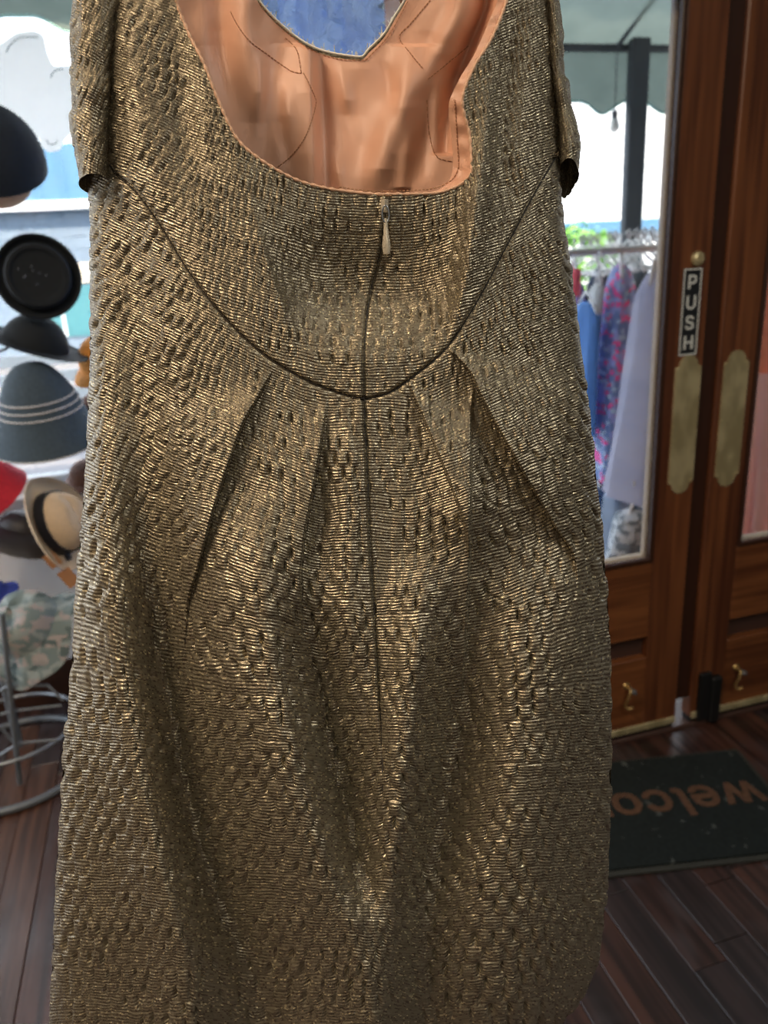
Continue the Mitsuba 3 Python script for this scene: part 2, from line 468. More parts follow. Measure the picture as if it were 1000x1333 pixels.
def make_door(key, a0, a1, label, meet):
    """A glazed door leaf from a0 to a1; meet is the a of its edge at the other door."""
    d0, d1 = -0.045, 0.0
    s = 1 if meet == a1 else -1
    inner = meet - s * 0.120
    outer = (a0 if meet == a1 else a1) + s * 0.115
    lo, hi = min(inner, outer), max(inner, outer)
    labels[key] = {'kind': 'structure', 'label': label}
    add(key + '__stile', box(min(meet, inner), max(meet, inner), d0, d1, 0.03, 2.15, 0.004), 'wood_stile', False)
    add(key + '__stile_001', box(*sorted((outer, outer - s * 0.115)), d0, d1, 0.03, 2.15, 0.004), 'wood_stile', False)
    add(key + '__rail', box(lo, hi, d0, d1, 0.03, 0.285, 0.003), 'wood_rail', False)
    add(key + '__rail_001', box(lo, hi, d0, d1, 0.355, 0.60, 0.003), 'wood_rail', False)
    add(key + '__rail_002', box(lo, hi, d0, d1, 2.03, 2.15, 0.003), 'wood_rail', False)
    add(key + '__sunk_panel', box(lo, hi, d0 + 0.026, d1 - 0.008, 0.283, 0.357), 'wood_panel', False)
    bead = [box(lo, lo + 0.013, d0 - 0.004, d0 + 0.014, 0.60, 2.03, 0.003), box(hi - 0.013, hi, d0 - 0.004, d0 + 0.014, 0.60, 2.03, 0.003),
            box(lo, hi, d0 - 0.004, d0 + 0.014, 0.598, 0.613, 0.003), box(lo, hi, d0 - 0.004, d0 + 0.014, 2.018, 2.032, 0.003)]
    add(key + '__glazing_bead', cat_(bead), 'wood_bead', False)
    out = [box(lo, lo + 0.012, d1 - 0.014, d1 + 0.004, 0.60, 2.03, 0.003), box(hi - 0.012, hi, d1 - 0.014, d1 + 0.004, 0.60, 2.03, 0.003), box(lo, hi, d1 - 0.014, d1 + 0.004, 0.60, 0.614, 0.003)]
    add(key + '__outer_bead', cat_(out), 'beige_trim', False)
    scene[key + '__pane'] = mikit.ply(trimesh.Trimesh(S([[lo, -0.022, .60], [hi, -0.022, .60], [hi, -0.022, 2.03], [lo, -0.022, 2.03]]), [[0, 1, 2], [0, 2, 3]]), 'glass')
    add(key + '__brass_strip', box(a0 + 0.005, a1 - 0.005, d0 - 0.006, d0 + 0.01, 0.028, 0.050, 0.002), 'brass', False)
    add(key + '__draught_strip', box(a0 + 0.004, a1 - 0.004, d0 + 0.006, d1 - 0.006, 0.012, 0.032), 'black_iron', False)
    labels[key + '__brass_strip'] = {'label': 'brass strip along the foot of the door'}
    return d0


d0 = make_door('door_1', -0.80, -0.052, 'dark wooden glazed door with a PUSH sign on its stile', -0.052)
make_door('door_2', 0.0, 0.93, 'dark wooden glazed door with a black foot bolt, right of the other', 0.0)
add('door_2__astragal', box(-0.052, 0.006, d0 + 0.012, 0.0, 0.10, 2.15, 0.002), 'wood_bead', False)
PZ = 0.995
for key, ac in (('door_1', -0.099), ('door_2', 0.056)):
    pl = extrude(plate_poly(0.082, 0.390), 0.003)
    pl.apply_translation([ac, PZ, 0])
    add(key + '__push_plate', on_front(pl, d0), 'brass', 30)
    labels[key + '__push_plate'] = {'label': 'worn brass push plate'}
    for i, (x, z) in enumerate([(-.033, .160), (.033, .160), (-.033, 0), (.033, 0), (-.033, -.160), (.033, -.160)]):
        s_ = trimesh.creation.icosphere(subdivisions=1, radius=0.0045)
        s_.apply_scale([1, 1, 0.5]); s_.apply_translation([ac + x, PZ + z, 0.003])
        add(f'{key}__push_plate__' + num('screw', i), on_front(s_, d0), 'brass', True)
sg = extrude(Polygon([(-.026, -.110), (.026, -.110), (.026, .110), (-.026, .110)]).buffer(0.002), 0.003)
sg.apply_translation([-0.107, 1.302, 0])
add('door_1__push_sign', on_front(sg, d0), 'sign_black', False)
labels['door_1__push_sign'] = {'label': 'black sign with white stacked letters PUSH'}
bd = Polygon([(-.0275, -.1115), (.0275, -.1115), (.0275, .1115), (-.0275, .1115)]).difference(Polygon([(-.0235, -.1075), (.0235, -.1075), (.0235, .1075), (-.0235, .1075)]))
bd = extrude(bd, 0.004); bd.apply_translation([-0.107, 1.302, 0])
add('door_1__push_sign__border', on_front(bd, d0), 'sign_white', False)
for i, ch in enumerate('PUSH'):
    t = meshkit.text_mesh(ch, 0.034, 0.0045, True)
    t.apply_translation([-0.107 - t.bounds[:, 0].mean(), 1.302 + 0.078 - 0.052 * i - t.bounds[:, 1].mean(), 0])
    add('door_1__push_sign__' + num('letter', i), on_front(t, d0), 'sign_white', False)
lk = lathe([(0.0001, .014), (.010, .014), (.0125, .011), (.016, .010), (.0185, .006), (.0185, 0)], 32)
lk.apply_translation([-0.096, 1.437, 0])
add('door_1__lock_cylinder', on_front(lk, d0), 'brass', 40)
# hooks at the foot of each door
for key, (hu, hv) in (('door_1', (815, 905)), ('door_2', (957, 880))):
    q = on_b(hu, hv, d0)
    q[1] = d0
    q = q + np.array([0, 0, 0.004])
    st = S(q + np.array([0, -.002, 0.028]))
    hk = smooth_line([st, S(q + np.array([0.0, -.022, .024])), S(q + np.array([-.010, -.026, -.004])), S(q + np.array([-.014, -.020, -.024])), S(q + np.array([-.004, -.026, -.036])), S(q + np.array([.006, -.030, -.030]))], 30)
    ms = [tube(hk, 0.0042, 10), put(lathe([(0.0001, .006), (.009, .005), (.012, 0)], 24), frame(-E2), S(q + np.array([0, 0, .028])))]
    s2 = put(lathe([(0.0001, .034), (.006, .033), (.008, .026), (.005, .022), (.005, 0)], 24), frame(-E2), S(q + np.array([0.010, 0, .020])))
    add(key + '__hook', cat_(ms), 'bright_brass', 40)
    add(key + '__hook__knob', s2, 'steel_wire', 40)
    labels[key + '__hook'] = {'label': 'small brass hook at the foot of the door'}
# foot bolt on the right door
add('door_2__foot_bolt', box(0.020, 0.062, d0 - 0.016, d0, 0.020, 0.190, 0.003), 'black_iron', False)
labels['door_2__foot_bolt'] = {'label': 'black iron foot bolt'}
add('door_2__foot_bolt__rod', box(0.060, 0.098, d0 - 0.024, d0, 0.008, 0.172, 0.005), 'black_iron', False)

# ------------------------------------------------------------------ the doormat
MR = np.radians(-11.5)
MX, MY = np.array([np.cos(MR), np.sin(MR)]), np.array([-np.sin(MR), np.cos(MR)])
MC = np.array([0.055, -0.205])            # its corner nearest the right door


def on_mat(x, y, z):
    p = MC + np.multiply.outer(x, MX) + np.multiply.outer(y, MY)
    return S(np.concatenate([p, np.asarray(z)[..., None]], -1))


def mat_slab(x0, x1, y0, y1, z0, z1, r):
    m = extrude(Polygon([(x0, y0), (x1, y0), (x1, y1), (x0, y1)]).buffer(-r).buffer(r), z1 - z0)
    v = m.vertices
    m.vertices = on_mat(v[:, 0], v[:, 1], v[:, 2] + z0)
    return m


tag('doormat', 'dark green doormat with brown welcome lettering on the wooden floor', 'doormat')
add('doormat__border', mat_slab(-0.76, 0, -0.43, 0, 0.001, 0.007, 0.012), 'mat_rubber', 30)
add('doormat__pile', mat_slab(-0.745, -0.015, -0.415, -0.012, 0.006, 0.013, 0.01), 'mat_pile', 30)
word = 'welcome'
x = -0.036
for i, ch in enumerate(word):
    t = meshkit.text_mesh(ch, 0.106, 0.003, True)
    wdt = t.bounds[1, 0] - t.bounds[0, 0]
    v = t.vertices
    lx = v[:, 0] - t.bounds[0, 0]
    add('doormat__' + num('letter', i), trimesh.Trimesh(on_mat(x - lx, -0.135 - v[:, 1] - 0.02, 0.0125 + v[:, 2]), t.faces, process=False), 'mat_letter', False)
    x -= wdt + 0.012
# ------------------------------------------------------------------ the hat rack and its hats
RB = 0.60
RA = -2.09
rc = np.array([RA, RB])
tag('hat_rack', 'grey wire hat rack standing on the wooden floor by the window', 'hat rack')


def ring(a, b, z, r, n=40):
    t = np.arange(n) * 2 * np.pi / n
    return S(np.stack([a + r * np.cos(t), b + r * np.sin(t), np.full(n, z)], 1))


add('hat_rack__base_ring', tube(ring(RA, RB - 0.08, 0.012, 0.245), 0.012, 10, True), 'grey_tube', True)
add('hat_rack__pole', tube(S([[RA, RB, 0.02], [RA, RB, 1.9]]), 0.014, 12), 'grey_tube', 30)
add('hat_rack__lower_ring', tube(ring(RA, RB - 0.04, 0.115, 0.20), 0.007, 8, True), 'steel_wire', True)
q0, q1 = on_b(8, 862, 0.42), on_b(24, 1078, 0.42)
ax_ = on_b(2, 840, .40)
add('hat_rack__upright', tube(S([on_b(3, 800, .40), on_b(12, 890, .40), on_b(22, 985, .40), on_b(26, 1020, .40)]), 0.008, 10), 'grey_tube', True)
wires = [[(0, 885), (14, 893), (62, 892), (82, 912)], [(0, 930), (20, 925), (80, 918)], [(0, 945), (18, 968), (75, 963)], [(0, 983), (18, 972)], [(0, 900), (12, 892)]]
for i, w in enumerate(wires):
    add('hat_rack__' + num('wire', i), tube(S([on_b(u, v, .42) for u, v in w]), 0.0045, 8), 'steel_wire', 40)
for i, (zz, aa) in enumerate([(1.62, .20), (1.45, .24), (1.30, .22), (1.08, .20), (0.80, .22), (0.50, .20)]):
    add('hat_rack__' + num('arm', i), tube(S([[RA, RB, zz - .06], [RA + aa * .6, RB - .02, zz - .03], [RA + aa, RB - .04, zz]]), 0.004, 8), 'steel_wire', True)


def hatp(u, v, b, dirn):
    """Where a hat sits (photo point on the plane b) and its frame with z up the crown."""
    return S(on_b(u, v, b)), frame(dirn)


def wdir(a, b, z):
    return a * E1 + b * E2 + np.array([0, 0, z])


def dome(R, H, flat=2.4, n=14, inset=0.88):
    t = np.linspace(0, 1, n)
    return [(max(R * (1 - (k_) ** flat) ** (1 / flat) * (1 - (1 - inset) * k_), 1e-4), H * k_) for k_ in t]


def brim(R0, R1, lift=0.0, curl=0.0, n=9, th=0.003):
    t = np.linspace(0, 1, n)
    up_ = [(R0 + (R1 - R0) * k_, lift * k_ + curl * k_ ** 4) for k_ in t]
    dn = [(r, z - th) for r, z in up_[::-1]]
    return dn[::1][::-1][::-1] + up_[::-1] if False else (dn, up_)


def hat_mesh(R, H, W, lift, curl, oval=1.15, flat=2.4, warp=None, inset=.88):
    dn, up_ = brim(R, W, lift, curl)
    prof = [(R * .97, -.004)] + dn[::-1] + up_[::-1] + dome(R, H, flat, inset=inset)
    return lathe(prof, 80, oval, warp)


def band_mesh(R, z0, z1, R2=None, oval=1.15, warp=None, off=0.0022):
    R2 = R if R2 is None else R2
    return lathe([(R - .001, z0), (R + off, z0 + .001), (R2 + off, z1 - .001), (R2 - .001, z1)], 80, oval, warp)


# grey hat with three white bands
p, Rm = hatp(54, 533, 0.56, wdir(-.03, -.16, 1))


def cloche(v, th):
    v = v.copy()
    v[..., 0] += 0.10 * np.clip(v[..., 2], 0, 1) * -0.3
    return v


tag('hat', 'grey felt hat with three thin white bands on the rack', 'hat')
cz = [(0.114, 0.0), (0.107, 0.024), (0.098, 0.050), (0.087, 0.074), (0.075, 0.095), (0.060, 0.115), (0.042, 0.130), (0.021, 0.137), (0.0001, 0.139)]
br = [(0.112, -.003), (0.128, -.045), (0.146, -.085), (.152, -.098)]
add('hat__crown', put(lathe([(.1105, -.004)] + br + [(0.154, -.096)] + [(.148, -.082)] + [(0.130, -.0425)] + cz, 80, 1.05, cloche), Rm, p), 'felt_grey', 40)
add('hat__brim_edge', put(tube(np.stack([.1530 * np.cos(np.arange(60) * np.pi / 30), .1530 * 1.05 * np.sin(np.arange(60) * np.pi / 30), np.full(60, -.0980)], 1), .0028, 8, True), Rm, p), 'band_white', True)
for i, z in enumerate((0.004, 0.024, 0.044)):
    r_ = np.interp(z, [c[1] for c in cz], [c[0] for c in cz])
    add('hat__' + num('band', i), put(tube(np.stack([(r_ + .0012) * np.cos(np.arange(60) * np.pi / 30) , (r_ + .0012) * 1.05 * np.sin(np.arange(60) * np.pi / 30), np.full(60, z)], 1) - [.03 * z, 0, 0], .0026, 8, True), Rm, p), 'band_white', True)

# black hat showing its top
p, Rm = hatp(50, 361, 0.56, wdir(.10, -1, .12))
tag('hat_001', 'black round hat tilted to show its flat crown and rolled brim', 'hat')
prof = [(.070, -.01), (.085, -.008), (.104, .000), (.112, .012), (.108, .022), (.101, .018), (.094, .006), (.088, .004), (.086, .02), (.083, .038), (.078, .047), (.070, .047), (.064, .040), (.030, .037), (.0001, .036)]
pp = smooth_line(prof, 40)
add('hat_001__crown', put(lathe(pp, 96, 1.02, lambda v, th: v * (1 + (0.006 * np.sin(46 * th) * (np.hypot(v[..., 0], v[..., 1]) > .1))[..., None])), Rm, p), 'felt_black', 50)
for i, (x, y) in enumerate([(-.045, .02), (-.012, .025), (-.03, .002), (-.034, -.002), (.006, .006), (-.01, .014), (-.006, -.022), (.02, .0)]):
    s_ = trimesh.creation.icosphere(subdivisions=1, radius=.0022)
    s_.apply_translation([x, y, .039])
    add('hat_001__' + num('sequin', i), put(s_, Rm, p), 'sequin', True)

# black hat below it, seen from the side
p, Rm = hatp(46, 448, 0.62, wdir(.40, -.10, 1))
tag('hat_002', 'black bowler style hat tilted below the round black one', 'hat')
add('hat_002__crown', put(hat_mesh(.085, .085, .135, -.004, .006, 1.1, 2.2), Rm, p), 'felt_black', 40)

# navy hat at the top left
p, Rm = hatp(-22, 186, 0.50, wdir(.12, -.62, .9))
tag('hat_003', 'dark navy domed hat above the round black one', 'hat')
add('hat_003__crown', put(lathe(dome(.145, .15, 2.1, inset=1.0), 80, 1.05), Rm, p - Rm[:, 2] * .060), 'felt_navy', 40)
# tan hat under it
p, Rm = hatp(4, 236, 0.62, wdir(.32, -.34, -.9))
tag('hat_004', 'tan hat with upturned brim peeking from under the navy hat', 'hat')
add('hat_004__crown', put(hat_mesh(.078, .06, .112, -.018, -.022, 1.1), Rm, p), 'felt_tan', 40)

# orange hat mostly behind the dress
p, Rm = hatp(127, 452, 0.70, wdir(-.25, -.25, 1))
tag('hat_005', 'orange hat half hidden behind the dress', 'hat')
add('hat_005__crown', put(hat_mesh(.072, .085, .10, -.012, -.014, 1.1), Rm, p - Rm[:, 2] * .05), 'felt_orange', 40)

# brown hat under the orange one
p, Rm = hatp(122, 530, 0.74, wdir(-.5, -.3, 1))
tag('hat_006', 'brown hat behind the grey hat, at the edge of the dress', 'hat')
add('hat_006__crown', put(hat_mesh(.062, .06, .085, -.012, 0, 1.1), Rm, p - Rm[:, 2] * .02), 'felt_brown', 40)
p, Rm = hatp(110, 612, 0.72, wdir(-.2, -.3, 1))
tag('hat_007', 'dark brown hat behind the brim of the grey hat, above the cream one', 'hat')
add('hat_007__crown', put(hat_mesh(.055, .05, .075, -.01, 0, 1.1), Rm, p - Rm[:, 2] * .02), 'felt_brown', 40)

# cream hat with a black band, lying on its side with the crown to the right
p, Rm = hatp(72, 682, 0.52, wdir(.80, -.42, .28))


def fedora(v, th):
    v = v.copy()
    r = np.hypot(v[..., 0], v[..., 1])
    v[..., 2] += 0.10 * np.clip(r - .075, 0, 1) * np.cos(2 * th) * 2.2
    top = np.clip((v[..., 2] - .055) / .03, 0, 1)
    v[..., 2] -= top * .016 * np.exp(-(v[..., 0] / .018) ** 2)
    return v


tag('hat_008', 'cream panama hat with a wide black band lying on its side', 'hat')
add('hat_008__crown', put(hat_mesh(.085, .098, .130, .004, .014, 1.12, 2.8, fedora), Rm, p), 'felt_cream', 40)
add('hat_008__band', put(band_mesh(.0858, .003, .036, .083, 1.12, fedora), Rm, p), 'band_black', 40)
bw = [put(trimesh.creation.box([.014, .030, .012], trimesh.transformations.translation_matrix([-.036, -.095, .018])), Rm, p), put(trimesh.creation.box([.010, .012, .016], trimesh.transformations.translation_matrix([-.036, -.097, .018])), Rm, p)]
add('hat_008__bow', cat_(bw), 'band_black', False)
# black leather hat behind it
p, Rm = hatp(34, 686, 0.58, wdir(.35, .10, 1))
tag('hat_009', 'black leather hat with drooping brim behind the cream hat', 'hat')
add('hat_009__crown', put(hat_mesh(.070, .05, .135, -.012, -.02, 1.1, 2.4, lambda v, th: v + np.stack([0 * th, 0 * th, -1.2 * np.clip(np.hypot(v[..., 0], v[..., 1]) - .066, 0, 1) * np.cos(th - np.pi) ** 2 * .3], -1)), Rm, p), 'leather_black', 40)


def card(u, v, b, w, h, rot):
    m = trimesh.creation.box([w, h, .0012])
    m.apply_transform(trimesh.transformations.rotation_matrix(rot, [0, 0, 1]))
    q = on_b(u, v, b)
    m.apply_translation([q[0], q[2], 0])
    return on_front(m, b)


for i, (u, v, rot, key, w, h) in enumerate([(68, 729, .5, 'hat_009', .036, .046), (90, 752, .5, 'hat_008', .040, .060), (80, 852, -.15, 'hat_010', .024, .050)]):
    add(key + '__price_tag', card(u, v, .45, w, h, rot), 'tag_brown', False)
    labels[key + '__price_tag'] = {'label': 'brown paper price tag'}
# camouflage bucket hat
p, Rm = hatp(36, 815, 0.50, wdir(-.30, -.40, .85))


def slouch(v, th):
    v = v.copy()
    r = np.hypot(v[..., 0], v[..., 1])
    out = np.clip(r - .078, 0, 1)
    v[..., 2] += out * (.55 * np.sin(2 * th + .6) + .2 * np.sin(5 * th))
    inn = np.clip((.082 - r) / .03, 0, 1)
    v[..., 2] += .010 * np.sin(3 * th + 1) * inn * np.clip(v[..., 2] / .05, 0, 1)
    return v


tag('hat_010', 'grey green camouflage bucket hat on the lowest arm of the rack', 'hat')
add('hat_010__crown', put(hat_mesh(.096, .095, .150, -.045, 0, 1.1, 3.2, slouch, .95), Rm, p), 'camo', 40)
# red hat and blue hat at the very edge
p, Rm = hatp(-14, 630, 0.62, wdir(-.5, -.35, .8))
tag('hat_011', 'red hat beside the cream panama, below the grey one', 'hat')
add('hat_011__crown', put(hat_mesh(.075, .07, .085, -.05, 0, 1.1, 2.6), Rm, p), 'felt_red', 40)
p, Rm = hatp(-16, 778, 0.66, wdir(-.4, -.2, 1))
tag('hat_012', 'blue hat just above the camouflage hat', 'hat')
add('hat_012__crown', put(hat_mesh(.06, .05, .085, -.02, 0, 1.1, 2.6), Rm, p), 'hat_blue', 40)

# ------------------------------------------------------------------ plastic sheet in the entrance side window
g = np.stack(np.meshgrid(np.linspace(0.0, 0.80, 190), np.linspace(0.66, 2.70, 420)), -1)
pn = np.stack([g[..., 0] * 11, g[..., 1] * 6, np.zeros(g.shape[:2])], -1)
rid = np.minimum(np.abs(2 * meshkit.fbm(pn * 2.0, 3, 3) - 1), np.abs(2 * meshkit.fbm(pn * 2.3 + 31, 3, 9) - 1))
cr = S(np.stack([EA[0] + (EB[0] - EA[0]) * (g[..., 0] + .02) / .80 - .07 + 0.11 * rid + .012 * meshkit.noise(pn, 4), g[..., 0] + .07, g[..., 1]], -1))


def grid_faces(h, w):
    i = np.arange(h * w).reshape(h, w)
    a, b, c, d = i[:-1, :-1].ravel(), i[:-1, 1:].ravel(), i[1:, 1:].ravel(), i[1:, :-1].ravel()
    return np.vstack([np.stack([a, b, c], 1), np.stack([a, c, d], 1)])


tag('plastic_sheet', 'pale blue crinkled plastic sheet hanging in the window behind the neckline', 'plastic sheet')
add('plastic_sheet__film', trimesh.Trimesh(cr.reshape(-1, 3), grid_faces(*g.shape[:2]), process=False), 'crinkled_plastic', 50)
add('plastic_sheet__green_edge', tube(S([[-.992, .80, .66], [-.992, .80, 2.70]]), 0.006, 8), 'green_vinyl', 40)

# ------------------------------------------------------------------ outside
struct('ground', box(-14, 22, -12, 40, -0.30, -0.16), 'asphalt', label='street')
struct('pavement', box(-14, 16, 0.02, 4.2, -0.16, -0.02), 'paving', label='pavement outside the shop')
# the building across the street
tag('building', 'low building with blue metal roof across the street, behind the hats', 'building')
BB = 14.0
zt = on_b(50, 190, BB)[2]; zr = on_b(50, 268, BB)[2]; zb = on_b(50, 345, BB)[2]
ba0, ba1 = -14.0, -0.6
add('building__wall', box(ba0, ba1, BB, BB + 6, -0.2, zr), 'brick_pale', False)
add('building__roof', box(ba0 - .2, ba1 + .2, BB - .3, BB + 6.2, zr, zt), 'roof_blue', False)
for i, a in enumerate(np.arange(-9, -0.8, .42)):
    add('building__roof__' + num('rib', i), box(a, a + .05, BB - .36, BB - .29, zr + .02, zt), 'roof_blue', False)
add('building__gutter', box(ba0 - .2, ba1 + .2, BB - .42, BB - .28, zr - .10, zr + .05), 'white_slat', False)
add('building__band', box(ba0, ba1, BB - .06, BB + .02, zb - .35, zb), 'beige_trim', False)
for i, a in enumerate([-8.2, -6.0, -3.8, -1.4]):
    add('building__' + num('window', i), box(a, a + 1.4, BB - .04, BB + .02, .3, zb - .40), 'teal_glass', False)
    add('building__' + num('window', i) + '__frame', box(a + .67, a + .73, BB - .06, BB + .02, .3, zb - .40), 'white_slat', False)
k = 0
for r_, z in enumerate(np.arange(zb + .02, zr - .12, .22)):
    for a in np.arange(-8.8 + (r_ % 2) * .24, -1.0, .48):
        add('building__wall__' + num('block', k), box(a, a + .465, BB - .02, BB + .01, z, z + .205), 'brick_pale', False); k += 1
# a white-walled house further right
tag('building_001', 'pale block building standing behind the awning post', 'building')
add('building_001__wall', box(5.4, 12, 11.6, 17, -.2, 6.0), 'render_wall', False)
add('building_001__roof', box(5.2, 12.2, 11.4, 17.2, 6.0, 6.3), 'roof_blue', False)
add('building_001__window', box(6.0, 7.2, 11.56, 11.62, .2, 1.2), 'teal_glass', False)
# low blue roofed shed behind the shrub
tag('shed', 'low blue roofed shed beyond the shrub', 'shed')
q = on_b(770, 300, 9.0)
add('shed__wall', box(q[0] - 1.6, q[0] + 1.5, 9, 11, -.2, q[2] - .05), 'render_wall', False)
add('shed__roof', box(q[0] - 1.8, q[0] + 1.7, 8.8, 11.2, q[2] - .05, q[2] + .12), 'roof_blue', False)
# shrub
tag('shrub', 'green leafy shrub under the sky, seen through the door glass', 'shrub')
q = on_b(757, 306, 6.0)
lv, lf = [], []
for i in range(900):
    d = rng.normal(size=3); d /= np.linalg.norm(d)
    c = np.array([q[0] - .1, 6.0, q[2] - .35]) + d * np.array([.6, .4, .5]) * rng.uniform(.6, 1)
    n = rng.normal(size=3); n /= np.linalg.norm(n); t = np.cross(n, d); t /= np.linalg.norm(t) + 1e-9
    w = np.cross(n, t)
    s_ = rng.uniform(.04, .08)
    b_ = len(lv)
    lv += [c - t * s_, c + w * s_ * .45, c + t * s_, c - w * s_ * .45]
    lf += [[b_, b_ + 1, b_ + 2], [b_, b_ + 2, b_ + 3]]
add('shrub__foliage', trimesh.Trimesh(S(lv), lf, process=False), 'leaf', False)
labels['shrub__foliage'] = {'kind': 'stuff'}
add('shrub__trunk', tube(S([[q[0] - .1, 6.0, -.2], [q[0] - .08, 6.0, .5], [q[0] - .1, 6.0, q[2] - .3]]), [.05, .04, .02], 8), 'trunk', True)

# awning over the pavement
AB = 2.05
zbar = on_b(760, 62, AB)[2]
zval = on_b(770, 138, AB)[2]
a_dip = on_b(785, 145, AB)[0]
q = on_b(829, 0, AB); q2 = on_b(808, 360, AB)
pa = (q[0] + q2[0]) / 2


def awning(key, label, x0, x1, lift, drop, posts):
    zb_ = zbar + lift
    tag(key, label, 'awning')
    n = int((x1 - x0) * 40)
    ga = np.stack(np.meshgrid(np.linspace(x0, x1, n), np.linspace(0, 1, 12)), -1)
    sag = .012 * np.sin(ga[..., 0] * 14) * np.sin(np.pi * ga[..., 1]) - .05 * np.sin(np.pi * ga[..., 1])
    cv = S(np.stack([ga[..., 0], FB + .12 + (AB - FB - .12) * ga[..., 1], zb_ + .55 * (1 - ga[..., 1]) + sag], -1))
    add(key + '__canopy', trimesh.Trimesh(cv.reshape(-1, 3), grid_faces(12, n), process=False), 'awning_cloth', 50)
    aa = np.linspace(x0, x1, n * 2)
    sc = zb_ - drop - .028 * np.cos(2 * np.pi * (aa - a_dip) / .36) - .008 * np.cos(4 * np.pi * (aa - a_dip) / .36)
    rows = np.linspace(0, 1, 6)
    vv = np.stack([np.repeat(aa[None], 6, 0), AB + .006 * np.sin(aa * 23)[None] * rows[:, None], zb_ + (sc - zb_)[None] * rows[:, None]], -1)
    add(key + '__valance', trimesh.Trimesh(S(vv).reshape(-1, 3), grid_faces(6, n * 2), process=False), 'awning_cloth', 50)
    add(key + '__binding', tube(S(vv[-1]), .006, 6), 'awning_edge', True)
    add(key + '__front_bar', tube(S([[x0, AB - .01, zb_], [x1, AB - .01, zb_]]), .022, 12), 'post_dark', 30)
    for i, a in enumerate(posts):
        add(key + '__' + num('post', i), box(a - .052, a + .052, AB - .085, AB - .035, -.03, zb_ + .03, .006), 'post_dark', False)
    for i, a in enumerate(np.linspace(x0 + .1, x1 - .1, 4)):
        add(key + '__' + num('rib', i), tube(S([[a, FB + .14, zb_ + .51], [a, AB - .01, zb_ - .005]]), .012, 8), 'post_dark', 30)


awning('awning', 'grey green awning with a scalloped edge over the entrance, seen through the door glass', -.45, 3.6, 0.0, zbar - zval, (pa, 3.5))
awning('awning_001', 'grey green awning with a scalloped edge outside the display window, above the hats', -3.6, -.75, 0.27, .20, (-3.4, -.82))
tag('light_bulb', 'bare bulb hanging below the awning edge', 'light bulb')
q = on_b(800, 160, AB - .10)
add('light_bulb__glass', put(lathe([(.0001, -.045), (.014, -.042), (.024, -.028), (.026, -.012), (.020, .008), (.012, .022), (.0001, .026)], 24), frame((0, 0, 1)), S(q)), 'bulb_glass', True)
add('light_bulb__socket', put(lathe([(.0001, .018), (.014, .018), (.014, .055), (.0001, .06)], 16), frame((0, 0, 1)), S(q)), 'post_dark', 30)
add('light_bulb__cord', tube(S([q + [0, 0, .05], q + [0, 0, zbar - q[2]]]), .003, 6), 'post_dark', 30)
# white slatted bench on the pavement
tag('bench', 'white slatted bench outside the display window', 'bench')
b0 = 1.75
z1 = on_b(60, 470, b0)[2]
for i, z in enumerate(np.arange(z1, z1 - .46, -.085)):
    add('bench__' + num('slat', i), box(-3.5, -1.35, b0 + .35 + i * .004, b0 + .37 + i * .004, z - .055, z, .004), 'white_slat', False)
for i, b in enumerate(np.arange(b0 - .12, b0 + .34, .036)):
    add('bench__' + num('seat_slat', i), box(-3.5, -1.35, b, b + .028, .36, .38, .003), 'white_slat', False)
for i, a in enumerate((-3.4, -2.4, -1.45)):
    add('bench__' + num('leg', i), box(a, a + .05, b0 + .30, b0 + .35, -.02, z1, .004), 'white_slat', False)
    add('bench__' + num('leg', i + 3), box(a, a + .05, b0 - .10, b0 - .05, -.02, .36, .004), 'white_slat', False)
# white scroll decal on the pane
tag('window_decal', 'large white frosted scroll decal stuck on the display window', 'decal')
oc = [(-8, 62), (8, 52), (22, 43), (42, 40), (56, 46), (62, 70), (72, 86), (104, 84), (108, 120), (100, 168), (84, 182), (78, 195), (64, 198), (54, 190), (50, 180), (36, 182), (10, 150), (-10, 120)]
pb = FB + .040
pq = np.array([on_b(u, v, pb)[[0, 2]] for u, v in smooth_line(oc + oc[:1], 90)])
add('window_decal__film', on_front(extrude(Polygon(pq).buffer(0), .0006), pb), 'frosted', False)
for i, c in enumerate([[(8, 68), (18, 54), (32, 48), (50, 49)], [(66, 101), (72, 92), (82, 90)], [(61, 182), (64, 188), (71, 188), (74, 182)]]):
    cc = np.array([on_b(u, v, pb - .0012) for u, v in smooth_line(c, 20)])
    add('window_decal__' + num('line', i), tube(S(cc), .0016, 6), 'decal_line', True)

# ------------------------------------------------------------------ clothes outside the doors
RAILB = 0.68
zrail = on_b(800, 334, RAILB)[2]
tag('clothes_rail', 'chrome clothes rail outside the glass doors', 'clothes rail')
add('clothes_rail__bar', tube(S([[-.55, RAILB, zrail + .02], [.90, RAILB, zrail + .02]]), .012, 12), 'hanger_white', 30)
for i, a in enumerate((-.55, .90)):
    add('clothes_rail__' + num('post', i), tube(S([[a, RAILB, -.02], [a, RAILB, zrail + .02]]), .012, 12), 'chrome', 30)
    add('clothes_rail__' + num('foot', i), tube(S([[a, RAILB - .22, .0], [a, RAILB + .22, .0]]), .012, 12), 'chrome', 30)


